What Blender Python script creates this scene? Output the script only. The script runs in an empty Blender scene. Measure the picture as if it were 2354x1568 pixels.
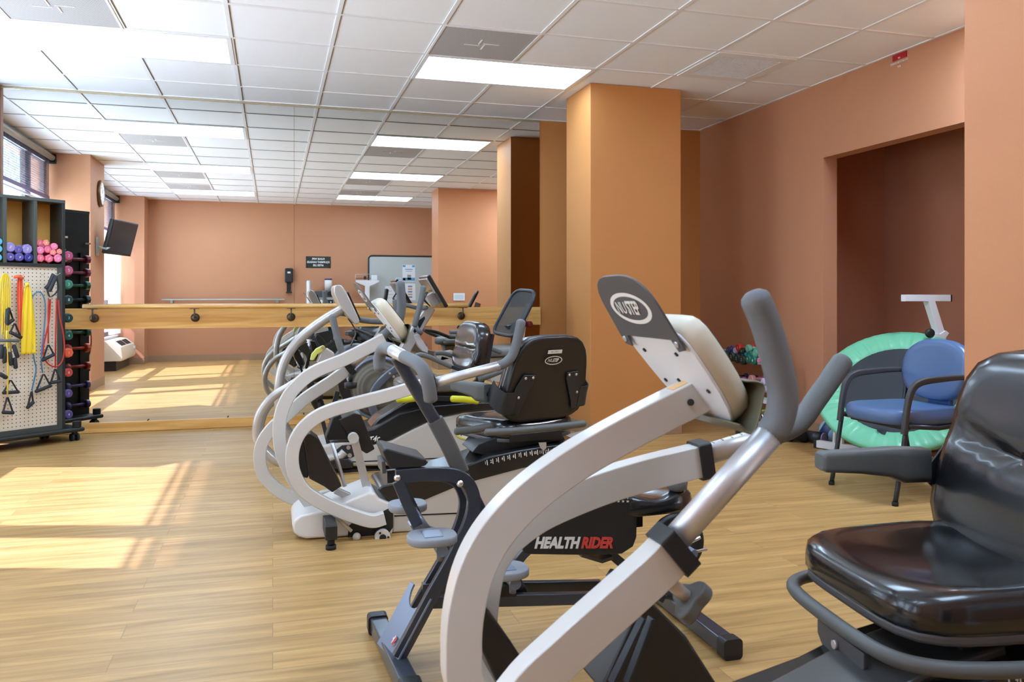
import bpy, bmesh, math, random
from mathutils import Vector, Matrix, Euler
random.seed(7)
C = bpy.context.scene.collection
sc = bpy.context.scene
PI = math.pi

# ------------------------------------------------------------------ camera, sky, sun, exposure
CAM_H, YAW, FPX, HZ = 1.0566, 0.2856, 1873.9, 684.3
cd = bpy.data.cameras.new('camera'); cam = bpy.data.objects.new('camera', cd); C.objects.link(cam)
cd.sensor_width = 36.0; cd.lens = FPX * 36.0 / 2354.0
cd.shift_y = -(784.0 - HZ) / 2354.0
cd.clip_start = 0.02; cd.clip_end = 200
cd.dof.use_dof = True; cd.dof.focus_distance = 4.2; cd.dof.aperture_fstop = 9.0
cam.location = (0, 0, CAM_H); cam.rotation_euler = (PI / 2, 0, -YAW)
sc.camera = cam
w = bpy.data.worlds.new('sky'); sc.world = w; w.use_nodes = True
wn = w.node_tree.nodes; wl = w.node_tree.links
bg = wn['Background']; bg.inputs['Strength'].default_value = 1.0
tcw = wn.new('ShaderNodeTexCoord'); sx = wn.new('ShaderNodeSeparateXYZ'); wl.new(tcw.outputs['Generated'], sx.inputs[0])
SKY, GROUND = (2.9, 3.8, 4.9), (14.0, 17.0, 20.0)      # blue-white sky over bright sunlit pavement
mrw = wn.new('ShaderNodeMapRange'); mrw.inputs['From Min'].default_value = -0.06; mrw.inputs['From Max'].default_value = 0.06; wl.new(sx.outputs['Z'], mrw.inputs['Value'])
mxw = wn.new('ShaderNodeMix'); mxw.data_type = 'VECTOR'; wl.new(mrw.outputs['Result'], mxw.inputs[0])
mxw.inputs[4].default_value = GROUND; mxw.inputs[5].default_value = SKY; wl.new(mxw.outputs[1], bg.inputs['Color'])
sd = bpy.data.lights.new('sun', 'SUN'); sd.energy = 14.5; sd.angle = math.radians(0.7); sd.color = (0.88, 0.76, 1.0)
sun = bpy.data.objects.new('sun', sd); C.objects.link(sun)
sun.rotation_euler = Vector((0.9595, -0.2817, -1.095)).to_track_quat('-Z', 'Y').to_euler()
sc.view_settings.view_transform = 'Standard'; sc.view_settings.look = 'None'
sc.view_settings.gamma = 1.0; sc.view_settings.use_curve_mapping = False
sc.view_settings.exposure = 0.24
sc.cycles.max_bounces = 9; sc.cycles.diffuse_bounces = 5; sc.cycles.glossy_bounces = 5
sc.cycles.transmission_bounces = 6; sc.cycles.transparent_max_bounces = 12
sc.cycles.caustics_reflective = False; sc.cycles.caustics_refractive = False
sc.cycles.sample_clamp_indirect = 8.0
sc.cycles.use_denoising = True
sc.cycles.use_adaptive_sampling = True; sc.cycles.adaptive_threshold = 0.045

CY, SY = math.cos(YAW), math.sin(YAW)
def ray(u, v):
    a = (u - 1177.0) / FPX; b = (HZ - v) / FPX
    return Vector((SY + a * CY, CY - a * SY, b))
def on_y(u, v, y):                     # point of the plane y=const seen at a place of the frame
    d = ray(u, v); k = y / d.y; return Vector((d.x * k, y, CAM_H + d.z * k))
def on_x(u, v, x):
    d = ray(u, v); k = x / d.x; return Vector((x, d.y * k, CAM_H + d.z * k))
def on_z(u, v, z=0.0):
    d = ray(u, v); k = (z - CAM_H) / d.z; return Vector((d.x * k, d.y * k, z))
YM = 7.0425                            # the mirror's plane
def mir_y(u, v, y):                    # seen through the mirror, standing on the plane y
    p = on_y(u, v, 2 * YM - y); p.y = 2 * YM - p.y; return p
def mir_x(u, v, x):
    p = on_x(u, v, x); p.y = 2 * YM - p.y; return p
ZC = CAM_H + 1.6152

# ------------------------------------------------------------------ materials
def srgb(r, g, b):
    f = lambda c: (c / 255.0 / 12.92) if c <= 10.3 else ((c / 255.0 + 0.055) / 1.055) ** 2.4
    return (f(r), f(g), f(b), 1.0)
MATS = {}
def mat(name, rgb, rough=0.5, metal=0.0, bump=0.0, bscale=200.0, vary=0.0, vscale=6.0, spec=0.5, coat=0.0,
        trans=0.0, alpha=1.0, emit=None, estr=0.0, ior=1.45, sheen=0.0):
    if name in MATS: return MATS[name]
    m = bpy.data.materials.new(name); m.use_nodes = True
    nt = m.node_tree; N = nt.nodes; L = nt.links; b = N['Principled BSDF']
    col = srgb(*rgb)
    b.inputs['Base Color'].default_value = col
    b.inputs['Roughness'].default_value = rough; b.inputs['Metallic'].default_value = metal
    b.inputs['Specular IOR Level'].default_value = spec
    b.inputs['IOR'].default_value = ior
    b.inputs['Coat Weight'].default_value = coat; b.inputs['Coat Roughness'].default_value = 0.12
    b.inputs['Transmission Weight'].default_value = trans; b.inputs['Alpha'].default_value = alpha
    b.inputs['Sheen Weight'].default_value = sheen
    if emit: b.inputs['Emission Color'].default_value = srgb(*emit); b.inputs['Emission Strength'].default_value = estr
    tc = N.new('ShaderNodeTexCoord')
    if vary > 0:
        n = N.new('ShaderNodeTexNoise'); n.inputs['Scale'].default_value = vscale; n.inputs['Detail'].default_value = 4
        L.new(tc.outputs['Object'], n.inputs['Vector'])
        mx = N.new('ShaderNodeMix'); mx.data_type = 'RGBA'
        mx.inputs[6].default_value = tuple(c * (1 - vary) for c in col[:3]) + (1,)
        mx.inputs[7].default_value = tuple(min(1, c * (1 + vary)) for c in col[:3]) + (1,)
        L.new(n.outputs['Fac'], mx.inputs[0]); L.new(mx.outputs[2], b.inputs['Base Color'])
    if bump > 0:
        n = N.new('ShaderNodeTexNoise'); n.inputs['Scale'].default_value = bscale; n.inputs['Detail'].default_value = 3
        L.new(tc.outputs['Object'], n.inputs['Vector'])
        bp = N.new('ShaderNodeBump'); bp.inputs['Strength'].default_value = bump; bp.inputs['Distance'].default_value = 0.002
        L.new(n.outputs['Fac'], bp.inputs['Height']); L.new(bp.outputs['Normal'], b.inputs['Normal'])
    MATS[name] = m; return m
def M(n): return MATS[n]

# ------------------------------------------------------------------ mesh helpers
class MB:
    """collects world-space shapes; build() links them as ONE mesh object"""
    def __init__(s): s.v = []; s.f = []; s.sm = []; s.wn = False
    def add(s, vs, fs, smooth=False):
        o = len(s.v); s.v += [Vector(p) for p in vs]
        for f in fs: s.f.append(tuple(i + o for i in f)); s.sm.append(smooth)
        return s
    def box(s, c, d, rot=None):
        c = Vector(c); h = Vector(d) / 2; R = rot if rot is not None else Matrix.Identity(3)
        vs = [c + R @ Vector((sx * h.x, sy * h.y, sz * h.z)) for sx in (-1, 1) for sy in (-1, 1) for sz in (-1, 1)]
        return s.add(vs, [(0, 1, 3, 2), (4, 6, 7, 5), (0, 4, 5, 1), (2, 3, 7, 6), (0, 2, 6, 4), (1, 5, 7, 3)])
    def span(s, a, b):                 # axis-aligned box between two corners
        a = Vector(a); b = Vector(b)
        return s.box((a + b) / 2, [abs(b[i] - a[i]) for i in range(3)])
    def tube(s, pts, r, seg=14, closed=False, caps=True, smooth=None, sub=0, ell=1.0, ref=None):
        pts = [Vector(p) for p in pts]
        if sub: pts = crom(pts, sub, closed)
        n = len(pts); rs = r if isinstance(r, (list, tuple)) else None
        fr = frames(pts, closed, ref)
        loops = []
        for i, (p, (t, a, b)) in enumerate(zip(pts, fr)):
            rr = (interp(rs, i / (n - 1)) if rs else r)
            loops.append([p + a * (math.cos(2 * PI * k / seg) * rr * ell) + b * (math.sin(2 * PI * k / seg) * rr) for k in range(seg)])
        return s.loft(loops, closed, caps, True)
    def bar(s, pts, w, h, ref=(0, 1, 0), closed=False, sub=0, c=0.15, caps=True):
        """rounded-rectangle tube; w across the path in its plane, h along ref"""
        pts = [Vector(p) for p in pts]
        if sub: pts = crom(pts, sub, closed)
        fr = frames(pts, closed, Vector(ref)); n = len(pts)
        ws = w if isinstance(w, (list, tuple)) else None; hs = h if isinstance(h, (list, tuple)) else None
        loops = []
        for i, (p, (t, a, b)) in enumerate(zip(pts, fr)):
            W = (interp(ws, i / (n - 1)) if ws else w) / 2; H = (interp(hs, i / (n - 1)) if hs else h) / 2
            q = min(W, H) * c * 2; lp = []
            for (sx, sy, a0) in ((1, 1, 0), (-1, 1, 1), (-1, -1, 2), (1, -1, 3)):
                for k in range(4):
                    an = (a0 + k / 3) * PI / 2
                    x = sx * (H - q) + q * math.cos(an); y = sy * (W - q) + q * math.sin(an)
                    lp.append(p + a * x + b * y)
            loops.append(lp)
        s.wn = True; return s.loft(loops, closed, caps, False if c < 0.05 else True, flatcaps=True)
    def loft(s, loops, closed=False, caps=True, smooth=True, flatcaps=False):
        o = len(s.v); m = len(loops[0]); n = len(loops)
        for lp in loops: s.v += [Vector(p) for p in lp]
        for i in range(n if closed else n - 1):
            j = (i + 1) % n
            for k in range(m):
                l = (k + 1) % m
                s.f.append((o + i * m + k, o + i * m + l, o + j * m + l, o + j * m + k)); s.sm.append(smooth)
        if caps and not closed:
            s.f.append(tuple(o + k for k in reversed(range(m)))); s.sm.append(False)
            s.f.append(tuple(o + (n - 1) * m + k for k in range(m))); s.sm.append(False)
        return s
    def prism(s, poly, off):           # poly: planar world points; extruded by the vector off
        off = Vector(off); p = [Vector(q) for q in poly]; n = len(p); o = len(s.v)
        s.v += p + [q + off for q in p]
        s.f.append(tuple(o + i for i in range(n))); s.sm.append(False)
        s.f.append(tuple(o + n + i for i in reversed(range(n)))); s.sm.append(False)
        for i in range(n):
            j = (i + 1) % n; s.f.append((o + j, o + i, o + n + i, o + n + j)); s.sm.append(False)
        return s
    def lathe(s, c, axis, prof, seg=20, smooth=True, caps=True):
        c = Vector(c); t = Vector(axis).normalized(); a = t.orthogonal().normalized(); b = t.cross(a)
        loops = [[c + t * z + a * (math.cos(2 * PI * k / seg) * r) + b * (math.sin(2 * PI * k / seg) * r) for k in range(seg)] for (r, z) in prof]
        return s.loft(loops, False, caps, smooth)
    def cyl(s, a, b, r, seg=16, r2=None):
        a = Vector(a); b = Vector(b); L = (b - a).length
        return s.lathe(a, b - a, [(r, 0), (r2 if r2 is not None else r, L)], seg)
    def capsule(s, pts, r, seg=14, sub=0, e=None):
        """tube with rounded ends"""
        pts = [Vector(p) for p in pts]
        if sub: pts = crom(pts, sub)
        e = e if e is not None else r * 0.7
        d0 = (pts[0] - pts[1]).normalized(); d1 = (pts[-1] - pts[-2]).normalized()
        n = len(pts); P = []; R = []
        for k in (3, 2, 1): P.append(pts[0] + d0 * e * math.sin(k * PI / 6.3)); R.append(r * math.cos(k * PI / 6.3))
        P += pts; R += [r] * n
        for k in (1, 2, 3): P.append(pts[-1] + d1 * e * math.sin(k * PI / 6.3)); R.append(r * math.cos(k * PI / 6.3))
        fr = frames(P, False, None)
        loops = [[p + a * (math.cos(2 * PI * k / seg) * rr) + b * (math.sin(2 * PI * k / seg) * rr) for k in range(seg)] for p, rr, (t, a, b) in zip(P, R, fr)]
        return s.loft(loops, False, True, True)
    def ball(s, c, r, seg=16, rings=10):
        c = Vector(c); r = Vector(r) if hasattr(r, '__len__') else Vector((r, r, r))
        prof = []
        for i in range(rings + 1):
            th = PI * i / rings; q = max(math.sin(th), 0.02)
            prof.append([c + Vector((r.x * q * math.cos(2 * PI * k / seg), r.y * q * math.sin(2 * PI * k / seg), -r.z * math.cos(th))) for k in range(seg)])
        return s.loft(prof, False, True, True)
    def build(s, name, m, parent=None, bevel=0.0, bseg=2, sub=0, shade=True, kind=None):
        me = bpy.data.meshes.new(name)
        off = parent_origin(parent)
        me.from_pydata([tuple(p - off) for p in s.v], [], s.f)
        me.polygons.foreach_set('use_smooth', s.sm)
        bm = bmesh.new(); bm.from_mesh(me); bmesh.ops.recalc_face_normals(bm, faces=bm.faces); bm.to_mesh(me); bm.free()
        me.materials.append(MATS[m] if isinstance(m, str) else m)
        o = bpy.data.objects.new(name, me); C.objects.link(o)
        if parent is not None: o.parent = parent
        if bevel:
            bv = o.modifiers.new('bevel', 'BEVEL'); bv.width = bevel; bv.segments = bseg; bv.limit_method = 'ANGLE'; bv.angle_limit = math.radians(35)
            if shade: me.polygons.foreach_set('use_smooth', [True] * len(me.polygons)); bv.harden_normals = True
        if s.wn and not bevel:
            wm = o.modifiers.new('weighted', 'WEIGHTED_NORMAL'); wm.keep_sharp = True; wm.weight = 80
        if sub:
            sb = o.modifiers.new('subsurf', 'SUBSURF'); sb.levels = sub; sb.render_levels = sub
            me.polygons.foreach_set('use_smooth', [True] * len(me.polygons))
        if kind: o['kind'] = kind
        return o
ORG = {}
def parent_origin(p):
    v = Vector((0, 0, 0))
    while p is not None: v = v + Vector(p.location); p = p.parent
    return v
def interp(a, t):
    x = t * (len(a) - 1); i = min(int(x), len(a) - 2); return a[i] + (a[i + 1] - a[i]) * (x - i)
def crom(p, n, closed=False):
    out = []; m = len(p)
    for i in range(m if closed else m - 1):
        if closed: a, b, c, d = p[i - 1], p[i], p[(i + 1) % m], p[(i + 2) % m]
        else:
            b, c = p[i], p[i + 1]; a = p[i - 1] if i > 0 else b * 2 - c; d = p[i + 2] if i + 2 < m else c * 2 - b
        for k in range(n):
            t = k / n
            out.append(0.5 * ((2 * b) + (c - a) * t + (2 * a - 5 * b + 4 * c - d) * t * t + (-a + 3 * b - 3 * c + d) * t ** 3))
    if not closed: out.append(p[-1])
    return out
def frames(pts, closed=False, ref=None):
    n = len(pts); T = []
    for i in range(n):
        if closed: t = pts[(i + 1) % n] - pts[i - 1]
        elif i == 0: t = pts[1] - pts[0]
        elif i == n - 1: t = pts[-1] - pts[-2]
        else: t = (pts[i + 1] - pts[i]).normalized() + (pts[i] - pts[i - 1]).normalized()
        T.append(t.normalized() if t.length > 1e-9 else Vector((0, 0, 1)))
    out = []
    if ref is not None:
        ref = Vector(ref)
        for t in T:
            a = ref - t * ref.dot(t); a = a.normalized() if a.length > 1e-6 else t.orthogonal().normalized()
            out.append((t, a, t.cross(a)))
        return out
    a = T[0].orthogonal().normalized()
    for t in T:
        a = a - t * a.dot(t); a = a.normalized() if a.length > 1e-6 else t.orthogonal().normalized()
        out.append((t, a, t.cross(a)))
    return out
def tag(o, label=None, cat=None, group=None, kind=None):
    if label: o['label'] = label
    if cat: o['category'] = cat
    if group: o['group'] = group
    if kind: o['kind'] = kind
    return o
def thing(name, label, cat, loc=(0, 0, 0), group=None):
    o = bpy.data.objects.new(name, None); C.objects.link(o); o.location = loc; o.empty_display_size = 0.1
    return tag(o, label, cat, group)
def copy_tree(o, parent=None):
    c = o.copy(); C.objects.link(c)
    if parent is not None: c.parent = parent
    for ch in list(o.children): copy_tree(ch, c)
    return c
def struct(name, mb, m, bevel=0.0):
    o = mb.build(name, m, None, bevel=bevel); o['kind'] = 'structure'; return o
def text(name, body, size, origin, xdir, ydir, m, parent=None, ext=0.0008, shear=0.0, align='LEFT', bold=0.0, sx=1.0, space=1.0):
    """raised lettering lying in the plane of xdir, ydir"""
    cu = bpy.data.curves.new(name, 'FONT'); cu.body = body; cu.size = size; cu.extrude = ext; cu.shear = shear
    cu.align_x = align; cu.align_y = 'CENTER'; cu.offset = bold; cu.space_character = space; cu.space_line = 0.95
    cu.resolution_u = 3
    to = bpy.data.objects.new(name + '_t', cu); C.objects.link(to)
    dg = bpy.context.evaluated_depsgraph_get(); me = bpy.data.meshes.new_from_object(to.evaluated_get(dg))
    bpy.data.objects.remove(to)
    X = Vector(xdir).normalized(); Y = Vector(ydir).normalized(); Z = X.cross(Y).normalized(); O = Vector(origin) - parent_origin(parent)
    for vv in me.vertices:
        c = vv.co; vv.co = O + X * c.x * sx + Y * c.y + Z * c.z
    me.materials.clear(); me.materials.append(MATS[m]); me.name = name
    o = bpy.data.objects.new(name, me); C.objects.link(o)
    if parent is not None: o.parent = parent
    return o
# ------------------------------------------------------------------ surface materials
def wall_mat(name, rgb, rough=0.55):
    return mat(name, rgb, rough=rough, bump=0.25, bscale=350, vary=0.03, vscale=1.5, spec=0.35)
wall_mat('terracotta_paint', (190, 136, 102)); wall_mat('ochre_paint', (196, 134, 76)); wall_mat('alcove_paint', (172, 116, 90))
mat('cove_base', (160, 128, 100), rough=0.5, vary=0.05)
mat('tile_white', (242, 247, 253), rough=0.9, bump=0.6, bscale=260, vary=0.015, vscale=40)
mat('grid_white', (232, 236, 240), rough=0.5)
mat('painted_shadow', (150, 148, 146), rough=0.8)
mat('diffuser', (255, 255, 255), rough=0.4, emit=(196, 225, 255), estr=12.0)
mat('vent_grey', (188, 188, 190), rough=0.5, metal=0.2, vary=0.06, vscale=9)
mat('white_metal', (228, 230, 232), rough=0.35)
mat('black_plastic', (34, 35, 36), rough=0.42)
mat('dark_metal', (50, 54, 60), rough=0.35, metal=0.3)
mat('window_frame', (210, 208, 205), rough=0.4)
mat('bronze_frame', (95, 84, 84), rough=0.4, metal=0.3)
mat('glass', (255, 255, 255), rough=0.0, trans=1.0, alpha=0.12, spec=0.3)
mat('blind_slat', (225, 230, 238), rough=0.5)
mat('brick_pale', (200, 196, 190), rough=0.8, vary=0.1, vscale=3)

def floor_mat():
    m = bpy.data.materials.new('vinyl_plank'); m.use_nodes = True; nt = m.node_tree; N = nt.nodes; L = nt.links; b = N['Principled BSDF']
    tc = N.new('ShaderNodeTexCoord'); mp = N.new('ShaderNodeMapping'); L.new(tc.outputs['Object'], mp.inputs['Vector'])
    br = N.new('ShaderNodeTexBrick'); br.offset = 0.37; br.inputs['Scale'].default_value = 1.0
    br.inputs['Brick Width'].default_value = 1.22; br.inputs['Row Height'].default_value = 0.115
    br.inputs['Mortar Size'].default_value = 0.0012; br.inputs['Mortar Smooth'].default_value = 0.3
    br.inputs['Color1'].default_value = (0, 0, 0, 1); br.inputs['Color2'].default_value = (1, 1, 1, 1); br.inputs['Mortar'].default_value = (0.5, 0.5, 0.5, 1)
    L.new(mp.outputs['Vector'], br.inputs['Vector'])
    m2 = N.new('ShaderNodeMapping'); m2.inputs['Scale'].default_value = (1.1, 15.0, 1.0); L.new(tc.outputs['Object'], m2.inputs['Vector'])
    ad = N.new('ShaderNodeVectorMath'); ad.operation = 'ADD'; L.new(m2.outputs['Vector'], ad.inputs[0])
    sc2 = N.new('ShaderNodeVectorMath'); sc2.operation = 'SCALE'; sc2.inputs['Scale'].default_value = 13.0
    L.new(br.outputs['Color'], sc2.inputs[0]); L.new(sc2.outputs['Vector'], ad.inputs[1])
    n = N.new('ShaderNodeTexNoise'); n.inputs['Scale'].default_value = 1.6; n.inputs['Detail'].default_value = 7; n.inputs['Roughness'].default_value = 0.62
    n.inputs['Distortion'].default_value = 0.6; L.new(ad.outputs['Vector'], n.inputs['Vector'])
    cr = N.new('ShaderNodeValToRGB'); e = cr.color_ramp.elements
    e[0].position = 0.30; e[0].color = srgb(152, 116, 62); e[1].position = 0.72; e[1].color = srgb(204, 164, 104)
    L.new(n.outputs['Fac'], cr.inputs['Fac'])
    hv = N.new('ShaderNodeMix'); hv.data_type = 'RGBA'; hv.blend_type = 'MULTIPLY'; hv.inputs[0].default_value = 1.0
    rr = N.new('ShaderNodeValToRGB'); rr.color_ramp.elements[0].color = (0.86, 0.86, 0.86, 1); rr.color_ramp.elements[1].color = (1, 1, 1, 1)
    L.new(br.outputs['Color'], rr.inputs['Fac']); L.new(cr.outputs['Color'], hv.inputs[6]); L.new(rr.outputs['Color'], hv.inputs[7])
    dk = N.new('ShaderNodeMix'); dk.data_type = 'RGBA'; L.new(br.outputs['Fac'], dk.inputs[0]); L.new(hv.outputs[2], dk.inputs[6]); dk.inputs[7].default_value = srgb(140, 108, 72)
    L.new(dk.outputs[2], b.inputs['Base Color']); b.inputs['Roughness'].default_value = 0.42; b.inputs['Specular IOR Level'].default_value = 0.4
    MATS['vinyl_plank'] = m
floor_mat()
def wood_mat(name, c0, c1, sx, sy, sz, rough=0.35, coat=0.2):
    m = bpy.data.materials.new(name); m.use_nodes = True; nt = m.node_tree; N = nt.nodes; L = nt.links; b = N['Principled BSDF']
    tc = N.new('ShaderNodeTexCoord'); mp = N.new('ShaderNodeMapping'); mp.inputs['Scale'].default_value = (sx, sy, sz); L.new(tc.outputs['Object'], mp.inputs['Vector'])
    n = N.new('ShaderNodeTexNoise'); n.inputs['Scale'].default_value = 1.5; n.inputs['Detail'].default_value = 6; n.inputs['Distortion'].default_value = 1.2
    L.new(mp.outputs['Vector'], n.inputs['Vector'])
    cr = N.new('ShaderNodeValToRGB'); e = cr.color_ramp.elements; e[0].position = .3; e[0].color = srgb(*c0); e[1].position = .65; e[1].color = srgb(*c1)
    L.new(n.outputs['Fac'], cr.inputs['Fac']); L.new(cr.outputs['Color'], b.inputs['Base Color'])
    b.inputs['Roughness'].default_value = rough; b.inputs['Coat Weight'].default_value = coat
    MATS[name] = m
wood_mat('maple', (205, 150, 78), (232, 186, 112), 0.8, 6, 14)
def mirror_mat():
    m = bpy.data.materials.new('mirror_glass'); m.use_nodes = True; b = m.node_tree.nodes['Principled BSDF']
    b.inputs['Base Color'].default_value = (0.90, 0.93, 0.915, 1); b.inputs['Metallic'].default_value = 1; b.inputs['Roughness'].default_value = 0.0
    MATS['mirror_glass'] = m
mirror_mat()

# ------------------------------------------------------------------ room shell
T = 0.6096; X0 = -1.4665; Y1 = 5.9517
YB = -0.478; XL = -2.42; XR = 3.96; XRB = 3.70
AY0, AY1, AX, AZ = 2.6, 5.60, 4.85, 2.105       # the alcove behind the right wall
JY = 5.204
struct('floor', MB().span((XL - .3, YB - .2, -0.1), (AX + .2, YM + .2, 0)), 'vinyl_plank')
struct('wall_front', MB().span((XL - .3, YM, 0), (XR + .2, YM + .12, ZC + .1)), 'ochre_paint')
struct('wall_back', MB().span((XL - .3, YB - .12, 0), (XR + .2, YB, ZC + .1)), 'terracotta_paint')
b = MB(); b.span((XR, JY, 0), (XR + .12, YM, ZC + .1)); b.span((XR, 1.8, AZ), (XR + .12, JY, ZC + .1)); b.span((XR, 1.8, 0), (XR + .12, AY0 + .15, AZ))
struct('wall_right', b, 'terracotta_paint')
struct('wall_right_rear', MB().span((XRB, YB, 0), (XRB + .12, 1.0, 0.001)).span((XRB, 0.95, 0), (XRB + .3, 1.8, ZC + .1)).span((XRB, YB, 2.16), (XRB + .3, .95, ZC + .1)), 'terracotta_paint')
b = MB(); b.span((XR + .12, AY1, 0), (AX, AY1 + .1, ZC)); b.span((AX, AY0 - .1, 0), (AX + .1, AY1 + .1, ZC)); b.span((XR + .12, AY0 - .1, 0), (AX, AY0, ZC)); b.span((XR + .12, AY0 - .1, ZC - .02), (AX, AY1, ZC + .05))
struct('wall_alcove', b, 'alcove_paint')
# left wall: sill band, piers and head round two window bays
SILL, HEAD = 0.47, 2.62
b = MB(); b.span((XL - .25, YB, 0), (XL, YM, SILL)); b.span((XL - .25, YB, HEAD), (XL, YM, ZC + .1))
struct('wall_left', b, 'terracotta_paint')
struct('column_left_pier', MB().span((XL - .25, 3.11, 0), (-1.975, 3.90, ZC)), 'terracotta_paint')
struct('wall_left_pier', MB().span((XL - .25, YB, 0), (-1.96, -0.03, ZC)), 'terracotta_paint')
struct('wall_left_end', MB().span((XL - .25, 6.93, 0), (-1.995, YM, ZC)), 'terracotta_paint')
struct('column_middle', MB().span((2.29, 5.71, 0), (3.045, 6.23, ZC)), 'ochre_paint', bevel=0.004)
wall_mat('column_lit_paint', (200, 138, 96))  # wall paint tinted to put window light into the near column's colour
struct('column_near', MB().span((2.33, 1.80, 0), (3.70, 2.30, ZC)), 'column_lit_paint', bevel=0.004)
struct('column_near_return', MB().span((3.70, 1.80, 0), (XR + .12, 1.9, ZC)), 'terracotta_paint')
def base(name, pts):
    b = MB()
    for (x0, y0, x1, y1) in pts: b.span((min(x0, x1) - .0, min(y0, y1), 0), (max(x0, x1), max(y0, y1), 0.105))
    return struct(name, b, 'cove_base', bevel=0.002)
base('baseboard_front', [(2.34, YM - .006, XR, YM)])
base('baseboard_right', [(XR - .006, JY, XR, YM - .006), (XR, JY - .006, XR + .12, JY)])
base('baseboard_column', [(2.284, 5.704, 3.051, 5.71), (2.284, 6.23, 3.051, 6.236), (2.284, 5.71, 2.29, 6.23), (3.045, 5.71, 3.051, 6.23)])
base('baseboard_near_column', [(2.324, 2.30, 3.70, 2.306), (2.324, 1.8, 2.33, 2.3), (2.324, 1.794, 3.70, 1.8)])
base('baseboard_back', [(-1.96, YB, XRB, YB + .006)])
base('baseboard_left', [(-1.96, YB, -1.954, -.03), (-1.975, 3.104, -1.969, 3.906), (XL, 3.9, -1.975, 3.906), (XL, 3.104, -1.975, 3.11), (XL, -.03, -1.96, -.024)])
base('baseboard_alcove', [(AX - .006, AY0, AX, AY1), (XR + .12, AY1 - .006, AX, AY1)])

# ceiling: tiles between a metal grid
def tile_hole(i, j):                     # cells taken by lights, vents
    return (i, j) in HOLES
LROWS = [5.3421, 2.9037, 0.4653]         # near edge of each light row
LCOLS = [X0, X0 + 4 * T]
HOLES = {}
bg_ = MB(); bt = MB()
gx = [X0 + T * k for k in range(-2, 11)]; gy = [Y1 + T * k for k in range(-11, 2)]
bt.span((XL - .3, YB - .2, ZC + .002), (AX + .2, YM + .2, ZC + .06))
for x in gx:
    if XL < x < XR: bg_.span((x - .012, YB, ZC - .004), (x + .012, YM, ZC + .003))
for y in gy:
    if YB < y < YM: bg_.span((XL, y - .012, ZC - .0038), (XR, y + .012, ZC + .0031))
# perimeter angle along the walls
bg_.span((XL, YM - .022, ZC - .006), (XR, YM, ZC + .003)); bg_.span((XR - .02, 1.8, ZC - .004), (XR, YM, ZC + .003))
struct('ceiling', bt, 'tile_white')
g = struct('trim_1', bg_, 'grid_white')
# thin grey strip painting a shadow along one flank of each grid runner
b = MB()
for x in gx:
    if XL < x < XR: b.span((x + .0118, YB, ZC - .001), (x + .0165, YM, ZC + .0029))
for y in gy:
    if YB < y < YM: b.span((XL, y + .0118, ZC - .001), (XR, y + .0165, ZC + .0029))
struct('trim_shadow', b, 'painted_shadow')

# recessed lights
mat('diffuser_bright', (255, 255, 255), rough=0.4, emit=(205, 228, 255), estr=62.0)
def light(x, y, label, W=2 * T, dm='diffuser'):
    t = thing('ceiling_light', label, 'ceiling light', (x + W / 2, y + T / 2, ZC), 'recessed ceiling lights')
    m = MB(); e = .03
    for (a0, b0, a1, b1) in ((x, y, x + W, y + e), (x, y + T - e, x + W, y + T), (x, y + e, x + e, y + T - e), (x + W - e, y + e, x + W, y + T - e)):
        m.span((a0, b0, ZC - .008), (a1, b1, ZC + .002))
    m.build('frame', 'grid_white', t, bevel=.002)
    MB().span((x + e, y + e, ZC - .004), (x + W - e, y + T - e, ZC + .001)).build('diffuser', dm, t)
    return t
names = [['front row, left one of the pair, near the wall mirror', 'front row, right one of the pair, beside the brown column'],
         ['middle row on the window side', 'middle row on the column side'], ['back row near the windows', 'back row near the corkboard']]
for r, y in enumerate(LROWS):
    for c, x in enumerate(LCOLS):
        light(x, y, 'recessed fluorescent ceiling light, ' + names[r][c])
light(X0 + 8 * T, LROWS[1], 'square recessed ceiling light close to the right wall in the middle row', W=.53, dm='diffuser_bright')
mat('vent_dark', (120, 120, 122), rough=0.6)
def perf_mat():
    m = bpy.data.materials.new('perforated_grey'); m.use_nodes = True; nt = m.node_tree; N = nt.nodes; L = nt.links; b = N['Principled BSDF']
    tc = N.new('ShaderNodeTexCoord'); mp = N.new('ShaderNodeMapping'); mp.inputs['Scale'].default_value = (125, 125, 1); L.new(tc.outputs['Object'], mp.inputs['Vector'])
    vo = N.new('ShaderNodeTexVoronoi'); vo.inputs['Randomness'].default_value = 0.0; vo.inputs['Scale'].default_value = 1.0; L.new(mp.outputs['Vector'], vo.inputs['Vector'])
    cr = N.new('ShaderNodeValToRGB'); cr.color_ramp.elements[0].position = .28; cr.color_ramp.elements[0].color = srgb(105, 106, 108); cr.color_ramp.elements[1].position = .36; cr.color_ramp.elements[1].color = srgb(196, 196, 198)
    L.new(vo.outputs['Distance'], cr.inputs['Fac']); L.new(cr.outputs['Color'], b.inputs['Base Color']); b.inputs['Roughness'].default_value = .5
    MATS['perforated_grey'] = m
perf_mat()
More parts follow.
